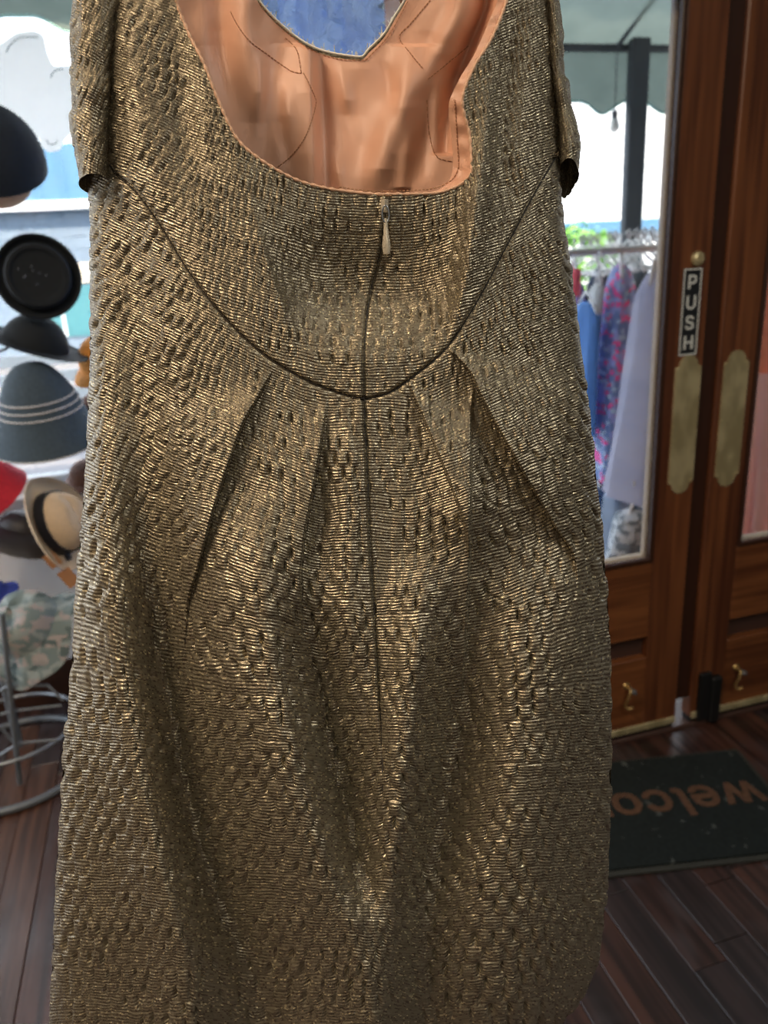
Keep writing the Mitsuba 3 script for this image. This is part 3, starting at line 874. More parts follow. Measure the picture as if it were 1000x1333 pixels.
def garment(key, label, cat, mat_, ua, va, ub, vb, b, turn, wide, flare=1.0, neck=.25, seed=0, hanger='hanger_white', group=None, thick=1.0):
    """A garment on a hanger: top centre at photo point (ua, va), hem centre at (ub, vb), turned about the upright."""
    t0, t1 = on_b(ua, va, b), on_b(ub, vb, b)
    n, m = 44, 40
    vs, uv = [], []
    for i in range(n):
        f = i / (n - 1)
        c = t0 + (t1 - t0) * f
        sh = np.clip(f / .10, 0, 1) ** .6
        w = wide / 2 * (neck + (1 - neck) * sh) * (1 + (flare - 1) * f)
        for j in range(m):
            th = 2 * np.pi * j / m
            fold = 1 + (.10 + .22 * f) * np.sin(7 * th + seed) * .6 + .08 * np.sin(3 * th + 5 * f + seed)
            x, y = w * np.cos(th), thick * (.012 + .038 * sh) * np.sin(th) * fold * (1 + .5 * f * (flare - 1))
            x *= (1 + .03 * np.sin(5 * th + seed) * f)
            ct, st_ = np.cos(turn), np.sin(turn)
            vs.append([c[0] + x * ct - y * st_, c[1] + x * st_ + y * ct, c[2]])
            uv.append([th * wide / 4, f * (t0[2] - t1[2])])
    fs = []
    for i in range(n - 1):
        for j in range(m):
            a_, b_ = i * m + j, i * m + (j + 1) % m
            fs += [[a_, b_, b_ + m], [a_, b_ + m, a_ + m]]
    tag(key, label, cat, group)
    scene[key + '__cloth'] = mikit.ply(trimesh.Trimesh(S(vs), fs, process=False), mat_, smooth=True, uv=np.array(uv))
    ct, st_ = np.cos(turn), np.sin(turn)
    tp = t0
    w = wide / 2
    arm = [[-w * .92, -.055], [-w * .5, -.012], [0, .018], [w * .5, -.012], [w * .92, -.055]]
    ms = tube(S([[tp[0] + x * ct, tp[1] + x * st_, tp[2] + z + .012] for x, z in smooth_line(arm, 20)]), .006, 8)
    hook = [[0, .02], [0, .05], [.018, .07], [.012, .095], [-.008, .1], [-.018, .085]]
    hk = tube(S([[tp[0] + x * ct, tp[1] + x * st_, tp[2] + z] for x, z in smooth_line(hook, 24)]), .0028, 8)
    add(key + '__hanger', cat_([ms, hk]), hanger, True)
    labels[key + '__hanger'] = {'label': 'white hanger' if hanger == 'hanger_white' else 'metal hanger'}


G = [('floral_dress', 'pink and blue floral dress hanging behind the glass of the door with the PUSH sign', 'dress', 'cloth_floral', 808, 343, 789, 612, .68, 1.05, .30, 1.20),
     ('jacket', 'long grey lavender jacket hanging between the floral dress and the door stile', 'jacket', 'cloth_lavender', 852, 352, 832, 648, .34, .30, .034, 4.4),
     ('shirt', 'bright blue top beside the floral dress', 'shirt', 'cloth_blue', 764, 392, 756, 560, .66, 1.45, .20, 1.1),
     ('blouse', 'white narrow blouse squeezed between the blue top and the floral dress', 'blouse', 'cloth_white', 779, 368, 768, 440, .62, 1.45, .08, 1.0),
     ('cardigan', 'dark navy cardigan on the rail behind the blue top', 'cardigan', 'cloth_navy', 780, 350, 768, 600, 1.15, 1.1, .40, 1.0),
     ('coat', 'charcoal coat behind the floral dress and the lavender jacket', 'coat', 'cloth_charcoal', 832, 338, 812, 690, 1.15, 1.1, .40, 1.0),
     ('jeans', 'dark blue jeans hanging below the blue top', 'jeans', 'cloth_denim', 776, 622, 770, 716, .66, 1.2, .26, 1.0),
     ('scarf', 'pale blue scarf trailing below the floral dress', 'scarf', 'cloth_paleblue', 800, 630, 794, 724, .56, 1.2, .20, 1.0),
     ('shawl', 'grey and white lace shawl under the lavender jacket', 'shawl', 'cloth_lace', 826, 662, 814, 730, .30, .6, .14, 1.4),
     ('vest', 'red top high on the rail at the edge of the dress', 'top', 'cloth_red', 747, 348, 745, 384, .86, 1.2, .20, 1.0),
     ('tunic', 'purple tunic hanging behind the edge of the gold dress', 'tunic', 'cloth_purple', 750, 366, 744, 620, 1.15, 1.1, .34, 1.0)]
for i, q in enumerate(G):
    garment(*q, seed=i * 1.7, thick={'blouse': .4, 'shirt': .6, 'vest': .45}.get(q[0], 1.0))
tag('clothes_rail_001', 'second white clothes rail farther out on the pavement', 'clothes rail')
q = on_b(800, 326, 1.15)
add('clothes_rail_001__bar', tube(S([[-.45, 1.15, q[2]], [1.6, 1.15, q[2]]]), .012, 12), 'hanger_white', 30)
for i, a in enumerate((-.45, 1.6)):
    add('clothes_rail_001__' + num('post', i), tube(S([[a, 1.15, -.02], [a, 1.15, q[2]]]), .012, 12), 'hanger_white', 30)
for i, u in enumerate((758, 768, 777, 793, 800, 818, 828, 838, 848)):
    key = num('coat_hanger', i)
    q = on_b(u, 336 - (u - 758) * .12, 1.15)
    w_ = .20
    lp = [[0, 0, .05], [.012, 0, .075], [0, 0, .09], [-.012, 0, .08], [0, 0, .05], [.004, -w_, -.05], [0, -w_ * .9, -.065], [0, w_ * .9, -.065], [.004, w_, -.05], [0, 0, .05]]
    add(key, tube(S(q + np.array(lp)), .0055, 8), 'hanger_white', 40)
    tag(key, 'white empty coat hanger in the row on the far rail above the clothes', 'coat hanger', 'white coat hangers on the far rail')
garment('coral_dress', 'coral dress with pink pleated skirt behind the right door glass', 'dress', 'cloth_coral', 1006, 338, 1000, 490, .40, .35, .36, .92, seed=2)
t0, t1 = on_b(1000, 478, .40), on_b(990, 716, .40)
vs, uv = [], []
for i in range(40):
    f = i / 39
    c = t0 + (t1 - t0) * f
    for j in range(96):
        th = 2 * np.pi * j / 96
        pl = 1 + .10 * np.sin(15 * th + 2 * f) * (.3 + f)
        x, y = (.155 + .085 * f) * np.cos(th) * pl, (.09 + .05 * f) * np.sin(th) * pl
        vs.append([c[0] + x * .94 - y * .34, c[1] + x * .34 + y * .94, c[2]]); uv.append([th * .2, f * .5])
fs = [[i * 96 + j, i * 96 + (j + 1) % 96, (i + 1) * 96 + (j + 1) % 96] for i in range(39) for j in range(96)] + [[i * 96 + j, (i + 1) * 96 + (j + 1) % 96, (i + 1) * 96 + j] for i in range(39) for j in range(96)]
scene['coral_dress__skirt'] = mikit.ply(trimesh.Trimesh(S(vs), fs, process=False), 'cloth_pink', smooth=True, uv=np.array(uv))
labels['coral_dress__skirt'] = {'label': 'pale pink pleated skirt'}
add('coral_dress__tag', card(980, 545, .34, .014, .075, -.12), 'hanger_white', False)
garment('teal_top', 'teal top hanging above the coral dress', 'top', 'cloth_teal', 996, 268, 992, 330, .85, .5, .34, 1.0, seed=4)

# ------------------------------------------------------------------ lamps behind the camera
for i, (x, y, w) in enumerate([(-1.15, -0.15, .30), (1.35, -0.15, .30), (-0.1, -2.9, .35)]):
    key = num('ceiling_light', i)
    m = trimesh.creation.box([2 * w, 1.2, .02]); m.apply_translation([x, y, ZC - .05])
    add(key + '__tray', m, 'white_paint', False)
    e = trimesh.Trimesh([[x - w + .02, y - .58, 0], [x - w + .02, y + .58, 0], [x + w - .02, y + .58, 0], [x + w - .02, y - .58, 0]], [[0, 1, 2], [0, 2, 3]])
    e.vertices[:, 2] = ZC - .062
    scene[key + '__diffuser'] = {**mikit.ply(e, 'white_paint'), 'emitter': {'type': 'area', 'radiance': rgb(*LAMP[i])}}
    tag(key, ('flat ceiling light panel behind the camera, over the side by the hats', 'flat ceiling light panel over the side by the doors', 'flat ceiling light panel at the back of the shop')[i], 'ceiling light')

# ------------------------------------------------------------------ THE DRESS
DC = 0.60          # distance of its middle
EDGE = 0.085       # how far its side edges turn back
LEFT = np.array([(112, -90), (112, 200), (115, 245), (118, 300), (118, 400), (112, 600), (101, 750), (91, 900), (82, 1000), (76, 1100), (71, 1200), (65, 1333), (64, 1400)], float)
RIGHT = np.array([(722, -90), (728, 200), (731, 260), (740, 330), (752, 420), (765, 520), (776, 620), (786, 720), (793, 820), (796, 950), (793, 1100), (780, 1240), (764, 1290), (752, 1308), (730, 1330), (700, 1345)], float)
fL, fR = PchipInterpolator(LEFT[:, 1], LEFT[:, 0]), PchipInterpolator(RIGHT[:, 1], RIGHT[:, 0])
SEAM = smooth_line([(143, 215), (150, 226), (172, 245), (200, 281), (250, 360), (300, 422), (355, 470), (430, 508), (474, 519), (500, 514), (540, 489), (580, 455), (620, 395), (660, 320), (700, 245), (727, 200)], 220)
NECK = smooth_line([(222, -90), (230, 0), (245, 42), (265, 82), (285, 132), (310, 182), (350, 215), (400, 239), (450, 249), (500, 253), (560, 252), (598, 241), (614, 222), (612, 180), (602, 132), (616, 90), (640, 50), (660, 0), (684, -90)], 260)


def dens(line, step=.7):
    ls = LineString(line)
    return np.array([ls.interpolate(d).coords[0] for d in np.arange(0, ls.length, step)])


tree_seam = cKDTree(dens(SEAM)); tree_neck = cKDTree(dens(NECK))


def curve(u, v, pts, amps, wl, wr, sign='gauss'):
    """A fold along a steep line of the cloth: pts (u, v), one height in metres per point, widths to the left and right."""
    p = np.asarray(pts, float)
    uc = PchipInterpolator(p[:, 1], p[:, 0])(np.clip(v, p[0, 1], p[-1, 1]))
    A = np.interp(v, p[:, 1], amps, left=0, right=0)
    d = u - uc
    if sign == 'gauss':
        return A * np.exp(-(d / np.where(d < 0, wl, wr)) ** 2)
    grow = np.clip((v - p[0, 1]) / 90, .08, 1)
    wl, wr = wl * grow, wr * grow
    if sign == 'L':      # the cloth left of the line lies over the cloth right of it
        return A * np.where(d < 0, np.exp(-(np.abs(d) / wl) ** 1.3), 0) * np.clip(.5 - d / 2.5, 0, 1)
    return A * np.where(d > 0, np.exp(-(np.abs(d) / wr) ** 1.3), 0) * np.clip(.5 + d / 2.5, 0, 1)


FOLDS = [
    ([(358, 478), (335, 520), (318, 550), (300, 600), (280, 660), (258, 740), (245, 790), (240, 880)], [.000, .006, .010, .011, .010, .007, .004, 0], 110, 1, 'L'),
    ([(428, 515), (418, 580), (408, 640), (397, 700), (392, 760), (395, 840)], [.000, .008, .012, .012, .008, 0], 70, 1, 'L'),
    ([(530, 493), (545, 530), (570, 590), (590, 640), (606, 690), (611, 740)], [.000, .007, .009, .009, .006, 0], 1, 60, 'R'),
    ([(618, 500), (614, 560), (614, 640), (613, 700), (611, 760), (606, 850), (600, 920)], [.000, .010, .014, .016, .016, .010, 0], 45, 1, 'L'),
    ([(580, 453), (600, 470), (615, 490), (621, 505), (650, 560), (690, 630), (725, 690), (745, 720), (752, 770)], [.000, .007, .011, .014, .016, .015, .010, .006, 0], 1, 150, 'R'),
    ([(616, 660), (610, 800), (600, 900), (585, 1000), (565, 1100), (548, 1200), (550, 1400)], [0, -.013, -.019, -.021, -.020, -.016, -.010], 34, 54, 'gauss'),
    ([(690, 700), (690, 850), (690, 1000), (690, 1400)], [0, .010, .012, .010], 90, 70, 'gauss'),
    ([(742, 700), (748, 760), (756, 850), (762, 980)], [0, .006, .006, 0], 40, 26, 'gauss'),
    ([(152, 235), (168, 330), (178, 420), (186, 520), (190, 620), (194, 700), (206, 800), (230, 950), (260, 1080), (292, 1180), (332, 1280), (350, 1400)], [0, -.009, -.008, -.009, -.014, -.019, -.022, -.024, -.023, -.021, -.017, -.012], 36, 50, 'gauss'),
    ([(128, 420), (134, 560), (142, 700), (158, 850), (182, 1000), (208, 1130), (238, 1250), (250, 1400)], [0, .006, .010, .014, .016, .016, .014, .012], 42, 30, 'gauss'),
    ([(325, 640), (335, 720), (350, 850), (374, 960), (400, 1050), (425, 1130), (455, 1220), (480, 1400)], [0, .010, .017, .021, .022, .021, .018, .014], 78, 34, 'gauss'),
    ([(402, 780), (415, 870), (424, 940), (444, 1030), (460, 1110), (475, 1200)], [0, -.009, -.013, -.012, -.008, 0], 26, 32, 'gauss'),
    ([(548, 720), (543, 850), (533, 950), (524, 1050), (514, 1150), (506, 1400)], [0, .012, .015, .016, .016, .014], 40, 26, 'gauss'),
    ([(452, 530), (452, 600), (456, 800), (460, 940)], [0, .005, .006, 0], 24, 24, 'gauss'),
    ([(645, 90), (634, 180), (620, 260), (606, 350), (590, 430)], [0, .006, .009, .007, 0], 14, 22, 'gauss'),
    ([(150, -90), (165, 60), (180, 180), (230, 300)], [0, .006, .005, 0], 26, 26, 'gauss'),
    ([(240, -90), (232, 40), (240, 160), (262, 280)], [0, -.004, -.005, 0], 20, 22, 'gauss'),
    ([(676, -90), (664, 60), (650, 180), (640, 300)], [0, -.006, -.007, 0], 16, 20, 'gauss'),
]
ZIP = np.array([(503, 248), (500, 275), (493, 330), (482, 375), (475, 420), (472, 480), (473, 540), (476, 600), (480, 700), (486, 800), (492, 900), (496, 970), (498, 1040)], float)
CREASES = [[(622, 630), (650, 622), (660, 600)], [(622, 640), (655, 660), (700, 642)], [(560, 1000), (640, 993), (720, 993), (780, 975)], [(195, 570), (225, 580), (250, 583)], [(640, 775), (680, 788), (735, 786)]]


def base_depth(u, v):
    l, r = fL(np.clip(v, -90, 1400)), fR(np.clip(v, -90, 1345))
    s = np.clip((2 * u - l - r) / (r - l), -1, 1)
    pw = np.interp(v, [0, 300, 700, 1200], [2.2, 2.1, 2.5, 2.9])
    dep = EDGE * (1 - np.maximum(1 - np.abs(s) ** pw, 0) ** (1 / 2.2))
    dep += np.interp(v, [-90, 0, 250, 520, 760, 1200, 1340, 1400], [.02, .016, .010, .004, -.010, -.022, -.016, -.004])
    return DC + dep


def folds(u, v):
    h = np.zeros_like(u)
    for pts, am, wl, wr, sg in FOLDS:
        h += (1.6 if sg == 'gauss' else 1.25) * curve(u, v, pts, am, wl, wr, sg)
    return h


def yoke_dip(u, v):
    vk = [-90, 40, 120, 220, 330, 410, 462]
    ul = np.interp(v, vk, [235, 252, 283, 318, 345, 372, 385])
    ur = np.interp(v, vk, [690, 655, 640, 628, 612, 596, 580])
    x = np.clip((u - ul) / np.maximum(ur - ul, 1), 0, 1)
    am = PchipInterpolator([-90, 60, 200, 265, 375, 475, 1500], [.002, .006, .010, .013, .036, 0, 0])(np.clip(v, -90, 1400))
    return -am * np.sin(np.pi * np.clip(x * 1.0, 0, 1)) ** .75


def fabric_uv(u, v, plain_=False):
    x = u - 478
    ax = np.abs(x)
    gk = np.sqrt(np.maximum(ax - 50, 0) ** 2 + 400) - 20
    gp = np.clip((ax - 40) / 220, 0, 1); gp = gp * gp * (3 - 2 * gp)
    c = np.interp(v, [-90, 200, 500, 700, 900, 1400], [.55, .50, .46, .34, .10, .04])
    if plain_: c = np.interp(v, [-90, 200, 500], [.42, .40, .30])
    t = v + c * gk
    s = u - np.sign(x) * c * (v - 640) * gp
    wob = meshkit.fbm(np.stack([u / 60, v / 60, u * 0], -1), 3, 11) - .5
    return s + wob * 6, t + wob * 8


def bubbles(s, t, u, v, seed=0):
    """Puckers of the quilted weave: padded cells between pinched lines, in metres."""
    ch = 19.0
    rw = t / ch + .35 * (meshkit.noise(np.stack([s / 40, t / 60, s * 0], -1), 6) - .5)
    row = np.floor(rw)
    jit = meshkit.noise(np.stack([row * 7.3, row * 0, row * 0], -1), 2)
    cs = s / 17.5 + .5 * (row % 2) + jit * .8 + .5 * (meshkit.noise(np.stack([s / 30, t / 45, s * 0], -1), 16) - .5)
    col = np.floor(cs)
    x, y = cs - col - .5, rw - row - .5
    rnd = meshkit.noise(np.stack([col, row, col * 0 + seed], -1), 5)
    rnd2 = meshkit.noise(np.stack([col, row, col * 0 + seed], -1), 8)
    yy = np.clip(np.cos(np.pi * y), 0, 1)
    pad = np.clip(np.cos(np.pi * (x + .14 * (rnd2 - .5))), 0, 1) ** .5 * (.35 + .65 * yy ** .7)
    amp = np.interp(meshkit.fbm(np.stack([u / 75, v / 75, u * 0], -1), 3, 21), [.28, .5, .72], [.65, .95, 1.3])
    fine = meshkit.fbm(np.stack([s / 9, t / 15, s * 0], -1), 2, 31) - .5
    pit = np.clip((rnd - .35) / .5, 0, 1) * np.exp(-((np.abs(x) - .5) / .12) ** 2 - (y / .34) ** 2)
    return (.0016 * pad * (.4 + .8 * rnd) + .0016 * fine - .0042 * pit) * amp * np.interp(v, [0, 500, 900], [.8, 1.0, 1.3])


def panel(poly, depth, step, uvfn=None, relief=None, flip=False):
    """A sheet of cloth over a polygon in the dress's flat outline; depth(u, v) is its distance; its border follows the polygon."""
    pg = Polygon(poly).buffer(0)
    if pg.geom_type != 'Polygon': pg = max(pg.geoms, key=lambda g_: g_.area)
    u0, v0, u1, v1 = pg.bounds
    us, vs = np.arange(u0 - step, u1 + step, step), np.arange(v0 - step, v1 + step, step)
    U, V = np.meshgrid(us, vs)
    h, w = U.shape
    f = grid_faces(h, w)
    cu, cv_ = U.ravel()[f].mean(1), V.ravel()[f].mean(1)
    f = f[shapely.contains_xy(pg, cu, cv_)]
    used, inv = np.unique(f, return_inverse=True)
    f = inv.reshape(-1, 3)
    uv = np.stack([U.ravel()[used], V.ravel()[used]], 1)
    e = np.sort(f[:, [0, 1, 1, 2, 2, 0]].reshape(-1, 2), 1)
    key = e[:, 0].astype(np.int64) * len(uv) + e[:, 1]
    kk, cnt = np.unique(key, return_counts=True)
    bv = np.unique(np.concatenate([kk[cnt == 1] // len(uv), kk[cnt == 1] % len(uv)]))
    bd_ = dens(np.array(pg.exterior.coords), .35)
    uv[bv] = bd_[cKDTree(bd_).query(uv[bv])[1]]
    u, v = uv[:, 0], uv[:, 1]
    Y = depth(u, v)
    d = ray(u, v)
    P = EYE + d * (Y / d[:, 1])[:, None]
    m = trimesh.Trimesh(P, f, process=False)
    n = meshkit.arrays(m, True)[2]
    if n[:, 1].mean() > 0:
        m = trimesh.Trimesh(P, f[:, ::-1], process=False); n = -n
    if relief is not None:
        m = trimesh.Trimesh(P + n * relief(u, v)[:, None], m.faces, process=False)
    st_ = None
    if uvfn is not None:
        s, t = uvfn(u, v)
        st_ = np.stack([s, t], 1) * (DC / FOC)
    return m, st_


def zip_line(v):
    return PchipInterpolator(ZIP[:, 1], ZIP[:, 0])(np.clip(v, ZIP[0, 1], ZIP[-1, 1]))


def zip_h(u, v):
    d = u - zip_line(v)
    A = np.interp(v, [240, 300, 900, 1040], [.002, .0035, .0035, 0])
    return A * (np.where(d < 0, np.exp(-(np.abs(d) / 14) ** 1.3), 0) * np.clip(.5 - d / 2.5, 0, 1)) - .5 * A * np.exp(-((d - 1.5) / 2.2) ** 2)


def wrinkle(u, v):
    return .0035 * (meshkit.fbm(np.stack([u / 90, v / 150, u * 0], -1), 3, 41) - .5)


def body_depth(u, v):
    return base_depth(u, v) - folds(u, v) - wrinkle(u, v) - zip_h(u, v)


def seam_dip(u, v):
    d = tree_seam.query(np.stack([u, v], 1), distance_upper_bound=30)[0]
    return np.where(np.isfinite(d), -.0030 * np.exp(-(np.minimum(d, 30) / 2.2) ** 2) + .0004 * np.exp(-((np.minimum(d, 30) - 6) / 5) ** 2), 0)


CT = [cKDTree(dens(smooth_line(c, 50))) for c in CREASES]


def crease(u, v):
    h = np.zeros_like(u)
    for t in CT:
        d = np.minimum(t.query(np.stack([u, v], 1), distance_upper_bound=20)[0], 20)
        h += -.0007 * np.exp(-(d / 1.8) ** 2) + .0005 * np.exp(-((d - 4) / 3) ** 2)
    return h


def calm(u, v):
    """The cloth is pressed flat along the seam and the pleat edges."""
    k_ = 1 - .85 * np.exp(-(np.minimum(tree_seam.query(np.stack([u, v], 1), distance_upper_bound=30)[0], 30) / 6) ** 2)
    for pts, am, wl, wr, sg in FOLDS:
        if sg != 'gauss':
            p = np.asarray(pts, float)
            d = u - PchipInterpolator(p[:, 1], p[:, 0])(np.clip(v, p[0, 1], p[-1, 1]))
            k_ = k_ * (1 - .8 * np.exp(-(d / 9) ** 2) * ((v > p[0, 1]) & (v < p[-1, 1])))
    return k_ * (1 - .7 * np.exp(-((u - zip_line(v)) / 7) ** 2) * (v < 1000))


def skirt_relief(u, v):
    s, t = fabric_uv(u, v)
    return calm(u, v) * bubbles(s, t, u, v) + seam_dip(u, v) + crease(u, v)


def bodice_relief(u, v):
    s, t = fabric_uv(u, v, True)
    return .8 * calm(u, v) * bubbles(s, t, u, v, 3) + seam_dip(u, v)


STEP = 1.6
tag('dress', 'gold brown textured lame dress with peach lining, hanging with its zipped back to us', 'dress')
# bodice: between the sleeve seams, the curved seam and the neckline
sl_l = [(143, 215), (136, 150), (138, 100), (143, 40), (150, 0), (156, -90)]
sl_r = [(727, 200), (724, 140), (721, 60), (719, 0), (716, -90)]
bod = np.vstack([NECK, np.array(sl_r)[::-1], SEAM[::-1], np.array(sl_l)])
m, st_ = panel(bod, lambda u, v: body_depth(u, v) - yoke_dip(u, v), STEP, lambda u, v: fabric_uv(u, v, True), bodice_relief)
scene['dress__bodice'] = mikit.ply(m, 'lame', smooth=True, uv=st_)
# skirt with side panels, below the seam
vl = np.linspace(228, 1400, 120); vr = np.linspace(1345, 215, 120)
hem = [(200, 1402), (400, 1398), (560, 1385), (640, 1365)]
ski = np.vstack([np.stack([fL(vl), vl], 1), hem, np.stack([fR(vr), vr], 1), SEAM[::-1], [(125, 215)]])
m, st_ = panel(ski, body_depth, STEP, fabric_uv, skirt_relief)
scene['dress__skirt'] = mikit.ply(m, 'lame', smooth=True, uv=st_)
labels['dress__skirt'] = {'label': 'pleated skirt below the curved seam'}


plain('seam_thread', (0.030, 0.023, 0.016), 0.8)
sd = SEAM[(SEAM[:, 1] > 206)]
sdd = lambda u, v: body_depth(u, v) + .0022
dd = ray(sd[:, 0], sd[:, 1])
add('dress__seam', tube(EYE + dd * (sdd(sd[:, 0], sd[:, 1]) / dd[:, 1])[:, None], .0008, 6), 'seam_thread', True)
labels['dress__seam'] = {'label': 'dark curved seam between bodice and skirt'}


# front of the dress, closing the tube behind
def front_depth(u, v):
    l, r = fL(np.clip(v, -90, 1400)), fR(np.clip(v, -90, 1345))
    s = np.clip((2 * u - l - r) / (r - l), -1, 1)
    edge = base_depth(np.where(s < 0, l, r), v)
    return edge + .075 * np.sqrt(np.maximum(1 - s ** 2, 0)) + .004


FN = smooth_line([(300, -90), (338, 0), (352, 17), (370, 34), (400, 56), (424, 66), (450, 71), (470, 73), (480, 63), (500, 43), (515, 18), (526, 0), (560, -90)], 120)
vl2 = np.linspace(-90, 1400, 150); vr2 = np.linspace(1345, -90, 150)
fr = np.vstack([np.stack([fL(vl2), vl2], 1), hem, np.stack([fR(vr2), vr2], 1), FN[::-1]])
m, st_ = panel(fr, front_depth, 4.0, fabric_uv)
scene['dress__front_panel'] = mikit.ply(m, 'lame', smooth=True, uv=st_)


# satin lining, on the inside of the front
LF = [([(318, -90), (322, 60), (330, 160)], [.004, .008, .0], 22, 22), ([(402, 60), (404, 120), (407, 200), (407, 260)], [.004, .009, .008, .004], 26, 7), ([(416, 60), (420, 130), (425, 250)], [-.004, -.007, -.003], 7, 18),
      ([(535, 60), (520, 140), (492, 220), (480, 260)], [.004, .010, .007, 0], 20, 24), ([(560, 40), (585, 100), (600, 160)], [0, -.004, 0], 18, 18), ([(365, 90), (372, 150), (350, 230)], [0, .004, 0], 15, 15),
      ([(640, -90), (634, 0), (612, 60), (590, 120), (580, 200)], [-.006, -.012, -.014, -.012, -.006], 12, 10), ([(608, -90), (600, 0), (570, 70), (545, 130)], [.004, .006, .006, 0], 16, 16), ([(470, 90), (455, 150), (470, 230)], [0, -.004, 0], 20, 20),
      ([(280, -90), (285, 40), (310, 150)], [0, -.004, 0], 14, 14), ([(340, 60), (338, 120), (332, 210)], [0, .003, 0], 9, 9), ([(362, 100), (366, 160), (378, 220)], [0, -.003, 0], 8, 8), ([(445, 80), (452, 130), (470, 190)], [0, .003, 0], 8, 12),
      ([(500, 80), (510, 120), (512, 200)], [0, -.003, 0], 10, 10), ([(540, 150), (530, 200), (524, 246)], [0, .003, .002], 10, 10), ([(560, 110), (556, 180), (550, 240)], [0, -.003, 0], 9, 9), ([(436, 190), (440, 225), (446, 250)], [0, .0025, .001], 8, 8)]


def lining_depth(u, v):
    h = 1.9 * sum(curve(u, v, p_, a_, wl, wr) for p_, a_, wl, wr in LF)
    h = h + .0014 * np.sin(u / 11 + 1.4 * np.sin(v / 47) + v / 60) * np.sin(v / 38 + 1.2 * np.sin(u / 29))
    return front_depth(u, v) - .030 - h - np.interp(v, [60, 260, 340], [0, .022, .03])


fn_in = FN + np.array([0, 6.0])
ln = np.vstack([[(200, -90)], [(205, 60), (240, 200), (300, 300), (420, 340), (560, 330), (660, 240), (690, 60), (700, -90)], fn_in[::-1]])
m, _ = panel(ln, lining_depth, 2.5)
scene['dress__lining'] = mikit.ply(m, 'peach_satin', smooth=True)
labels['dress__lining'] = {'label': 'peach satin lining inside the neckline'}


def on_dress(line, depth, off=0.0):
    line = np.asarray(line, float)
    d = ray(line[:, 0], line[:, 1])
    return EYE + d * ((depth(line[:, 0], line[:, 1]) - off) / d[:, 1])[:, None]


bodice_y = lambda u, v: body_depth(u, v) - yoke_dip(u, v)
# turned-in facing of the lining along the right and lower edge of the neckline
i0, i1 = 150, 235
out = NECK[i0:i1]
inn = np.array([(560, 250), (583, 238), (590, 215), (588, 180), (584, 140), (597, 105), (618, 70), (640, 20), (648, 0), (655, -40)])
fac = np.vstack([out, smooth_line(inn, 60)[::-1]])


def facing_depth(u, v):
    d = np.minimum(tree_neck.query(np.stack([u, v], 1))[0], 40)
    return bodice_y(u, v) + .0012 + .0006 * d + .0012 * np.sin(v / 4.5) * np.exp(-((d - 9) / 7) ** 2)


m, _ = panel(fac, facing_depth, 1.6)
scene['dress__neck_facing'] = mikit.ply(m, 'peach_satin', smooth=True)
nk = NECK[4:-4]
np.random.seed(1)
edge_pts = on_dress(nk, bodice_y, .0002)
add('dress__neck_edge', tube(edge_pts, .0011 * (1 + .35 * np.sin(np.arange(len(nk)) * 1.9)), 8), 'peach_binding', True)
labels['dress__neck_edge'] = {'label': 'frayed peach edge of the back neckline'}
# stitching and raw threads
dash = []


def stitch(pts, depth, off, n, r=.00045, gap=.35):
    L = on_dress(smooth_line(pts, 2 * n + 1), depth, off)
    for i in range(0, 2 * n, 2):
        a_, b_ = L[i], L[i + 1]
        dash.append(tube(np.stack([a_, a_ + (b_ - a_) * (1.6 - gap)]), r, 5))


stitch([(412, 132), (405, 160), (390, 190), (360, 218)], lining_depth, .0008, 26)
stitch([(395, 95), (403, 110), (412, 132)], lining_depth, .0008, 10)
stitch([(300, 15), (322, 50), (350, 72), (378, 92)], lining_depth, .0008, 22)
stitch([(378, 92), (392, 95), (388, 70), (370, 48)], lining_depth, .0008, 14)
stitch([(560, 0), (535, 30), (520, 48), (535, 70), (552, 90)], lining_depth, .0008, 24)
stitch([(610, 60), (580, 85), (556, 104)], lining_depth, .0008, 14)
stitch([(556, 130), (570, 205), (590, 210)], lining_depth, .0008, 16)
stitch([(338, 4), (372, 40), (404, 64), (430, 74), (452, 78), (474, 78), (486, 68), (506, 46), (520, 22), (532, 0)], lambda u, v: lining_depth(u, v), .0012, 46)
stitch([(641, 55), (620, 92), (606, 130)], facing_depth, .0006, 16)
stitch([(592, 130), (595, 180), (597, 215), (590, 232), (560, 246), (500, 249), (440, 243)], facing_depth, .0008, 50)
add('dress__stitching', cat_(dash), 'peach_thread', False)
labels['dress__stitching'] = {'label': 'orange brown stitching on the lining', 'kind': 'stuff'}
fray = []
for i in range(150):
    j = rng.integers(8, len(FN) - 8)
    q = on_dress(FN[j:j + 1] + rng.normal(0, 1.2, (1, 2)), front_depth, .002)[0]
    d = rng.normal(0, .0016, 3) + np.array([0, 0, .0016])
    fray.append(tube(np.stack([q, q + d * .6, q + d + rng.normal(0, .0008, 3)]), .0003, 4))
fray.append(tube(on_dress(FN + [0, 1.0], front_depth, .004), .0010, 6))
add('dress__frayed_threads', cat_(fray), 'raw_thread', False)
labels['dress__frayed_threads'] = {'label': 'pale frayed threads along the front neckline', 'kind': 'stuff'}


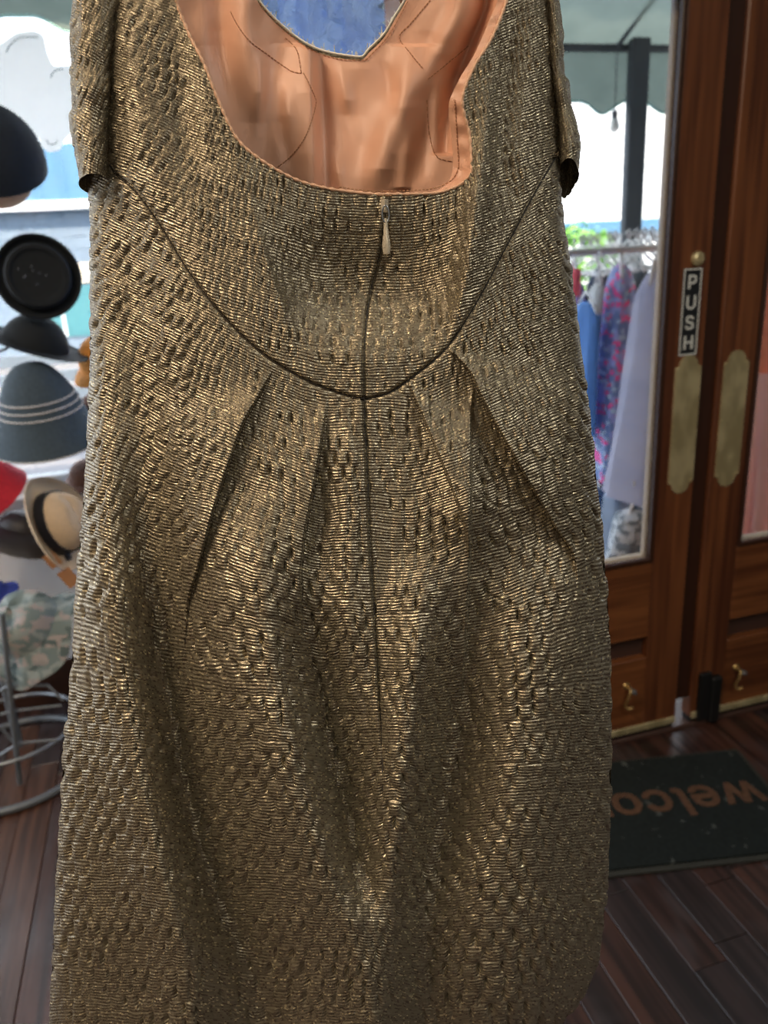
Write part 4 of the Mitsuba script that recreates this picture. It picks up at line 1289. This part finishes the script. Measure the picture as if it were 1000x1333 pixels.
# cap sleeves: open tubes
def sleeve(key, L, R, hem_front, hem_back, thick, yc):
    L, R = np.array(L, float), np.array(R, float)
    gl, gr = PchipInterpolator(L[:, 1], L[:, 0]), PchipInterpolator(R[:, 1], R[:, 0])
    n, mth = 150, 160
    th = np.linspace(0, 2 * np.pi, mth)
    fr_ = .5 + .5 * np.sin(th)                       # 1 at the side towards us
    hem_ = (1 - fr_) * hem_back + fr_ * hem_front
    k_ = np.linspace(0, 1, n)
    V = -90 + (hem_[None] + 90) * k_[:, None]
    lo, hi = gl(V), gr(V)
    U = (lo + hi) / 2 + (hi - lo) / 2 * np.cos(th)[None]
    pucker = .0022 * np.sin((V - 100) / 9.0) * np.exp(-((V - 115) / 45) ** 2) + .006 * (meshkit.fbm(np.stack([U / 25, V / 40, np.sin(th)[None] * 2 + U * 0], -1), 3, 61) - .5)
    Y = yc - np.sin(th)[None] * thick - pucker
    u, v = U.ravel(), V.ravel()
    d = ray(u, v)
    P_ = EYE + d * (Y.ravel() / d[:, 1])[:, None]
    mm = trimesh.Trimesh(P_, grid_faces(n, mth), process=False)
    nn = meshkit.arrays(mm, True)[2]
    s, t = fabric_uv(u, v)
    s = s + np.repeat(np.cos(th)[None] * 20, n, 0).ravel()
    mm.vertices = P_ + nn * (.5 * bubbles(s, t, u, v, 5))[:, None]
    scene[key] = mikit.ply(mm, 'lame', smooth=True, uv=np.stack([s, t], 1) * (DC / FOC))


yl = float(base_depth(np.array([150.]), np.array([100.]))[0])
sleeve('dress__sleeve', [(96, -90), (94, 0), (91, 60), (93, 85), (91, 92), (94, 140), (90, 150), (95, 185), (103, 236), (104, 260)],
       [(172, -90), (161, 0), (152, 60), (147, 110), (145, 150), (142, 200), (141, 260)], 226, 252, .026, yl + .012)
yr = float(base_depth(np.array([722.]), np.array([100.]))[0])
sleeve('dress__sleeve_001', [(706, -90), (710, 0), (714, 80), (722, 140), (726, 180), (728, 270)],
       [(724, -90), (728, 0), (732, 30), (734, 42), (733, 60), (736, 98), (741, 106), (744, 135), (751, 160), (755, 190), (753, 225), (738, 262)], 206, 258, .028, yr + .014)
# zip
tag('dress__zipper', 'concealed zip down the back')
zl = on_dress(np.stack([zip_line(np.linspace(262, 1030, 160)) + 1.6, np.linspace(262, 1030, 160)], 1), bodice_y, -.0006)
add('dress__zipper', tube(zl, .0011, 6), 'zip_tape', True)
q = on_dress([(501, 268)], bodice_y, .005)[0]
sl = trimesh.creation.box([.0055, .004, .009]); sl = trimesh.convex.convex_hull(np.vstack([sl.vertices, [[0, -.0035, .004], [0, -.0035, -.003]]]))
sl.apply_translation(q)
add('dress__zipper__slider', sl, 'zip_pull', False)
lp = np.stack([.0026 * np.cos(np.arange(20) * np.pi / 10), np.full(20, -.004), .006 * np.sin(np.arange(20) * np.pi / 10)], 1) + on_dress([(502, 279)], bodice_y, .0055)[0]
add('dress__zipper__loop', tube(lp, .0007, 6, True), 'steel_wire', True)
pz = lathe([(.0001, .0), (.0015, -.0006), (.0016, -.005), (.0020, -.010), (.0030, -.016), (.0033, -.021), (.0026, -.0255), (.0001, -.0265)], 20, .7)
add('dress__zipper__pull', put(pz, frame((0.02, 0.05, 1)), on_dress([(502, 284)], bodice_y, .0095)[0]), 'zip_pull', 40)
labels['dress__zipper__pull'] = {'label': 'pale metal drop shaped zip pull'}
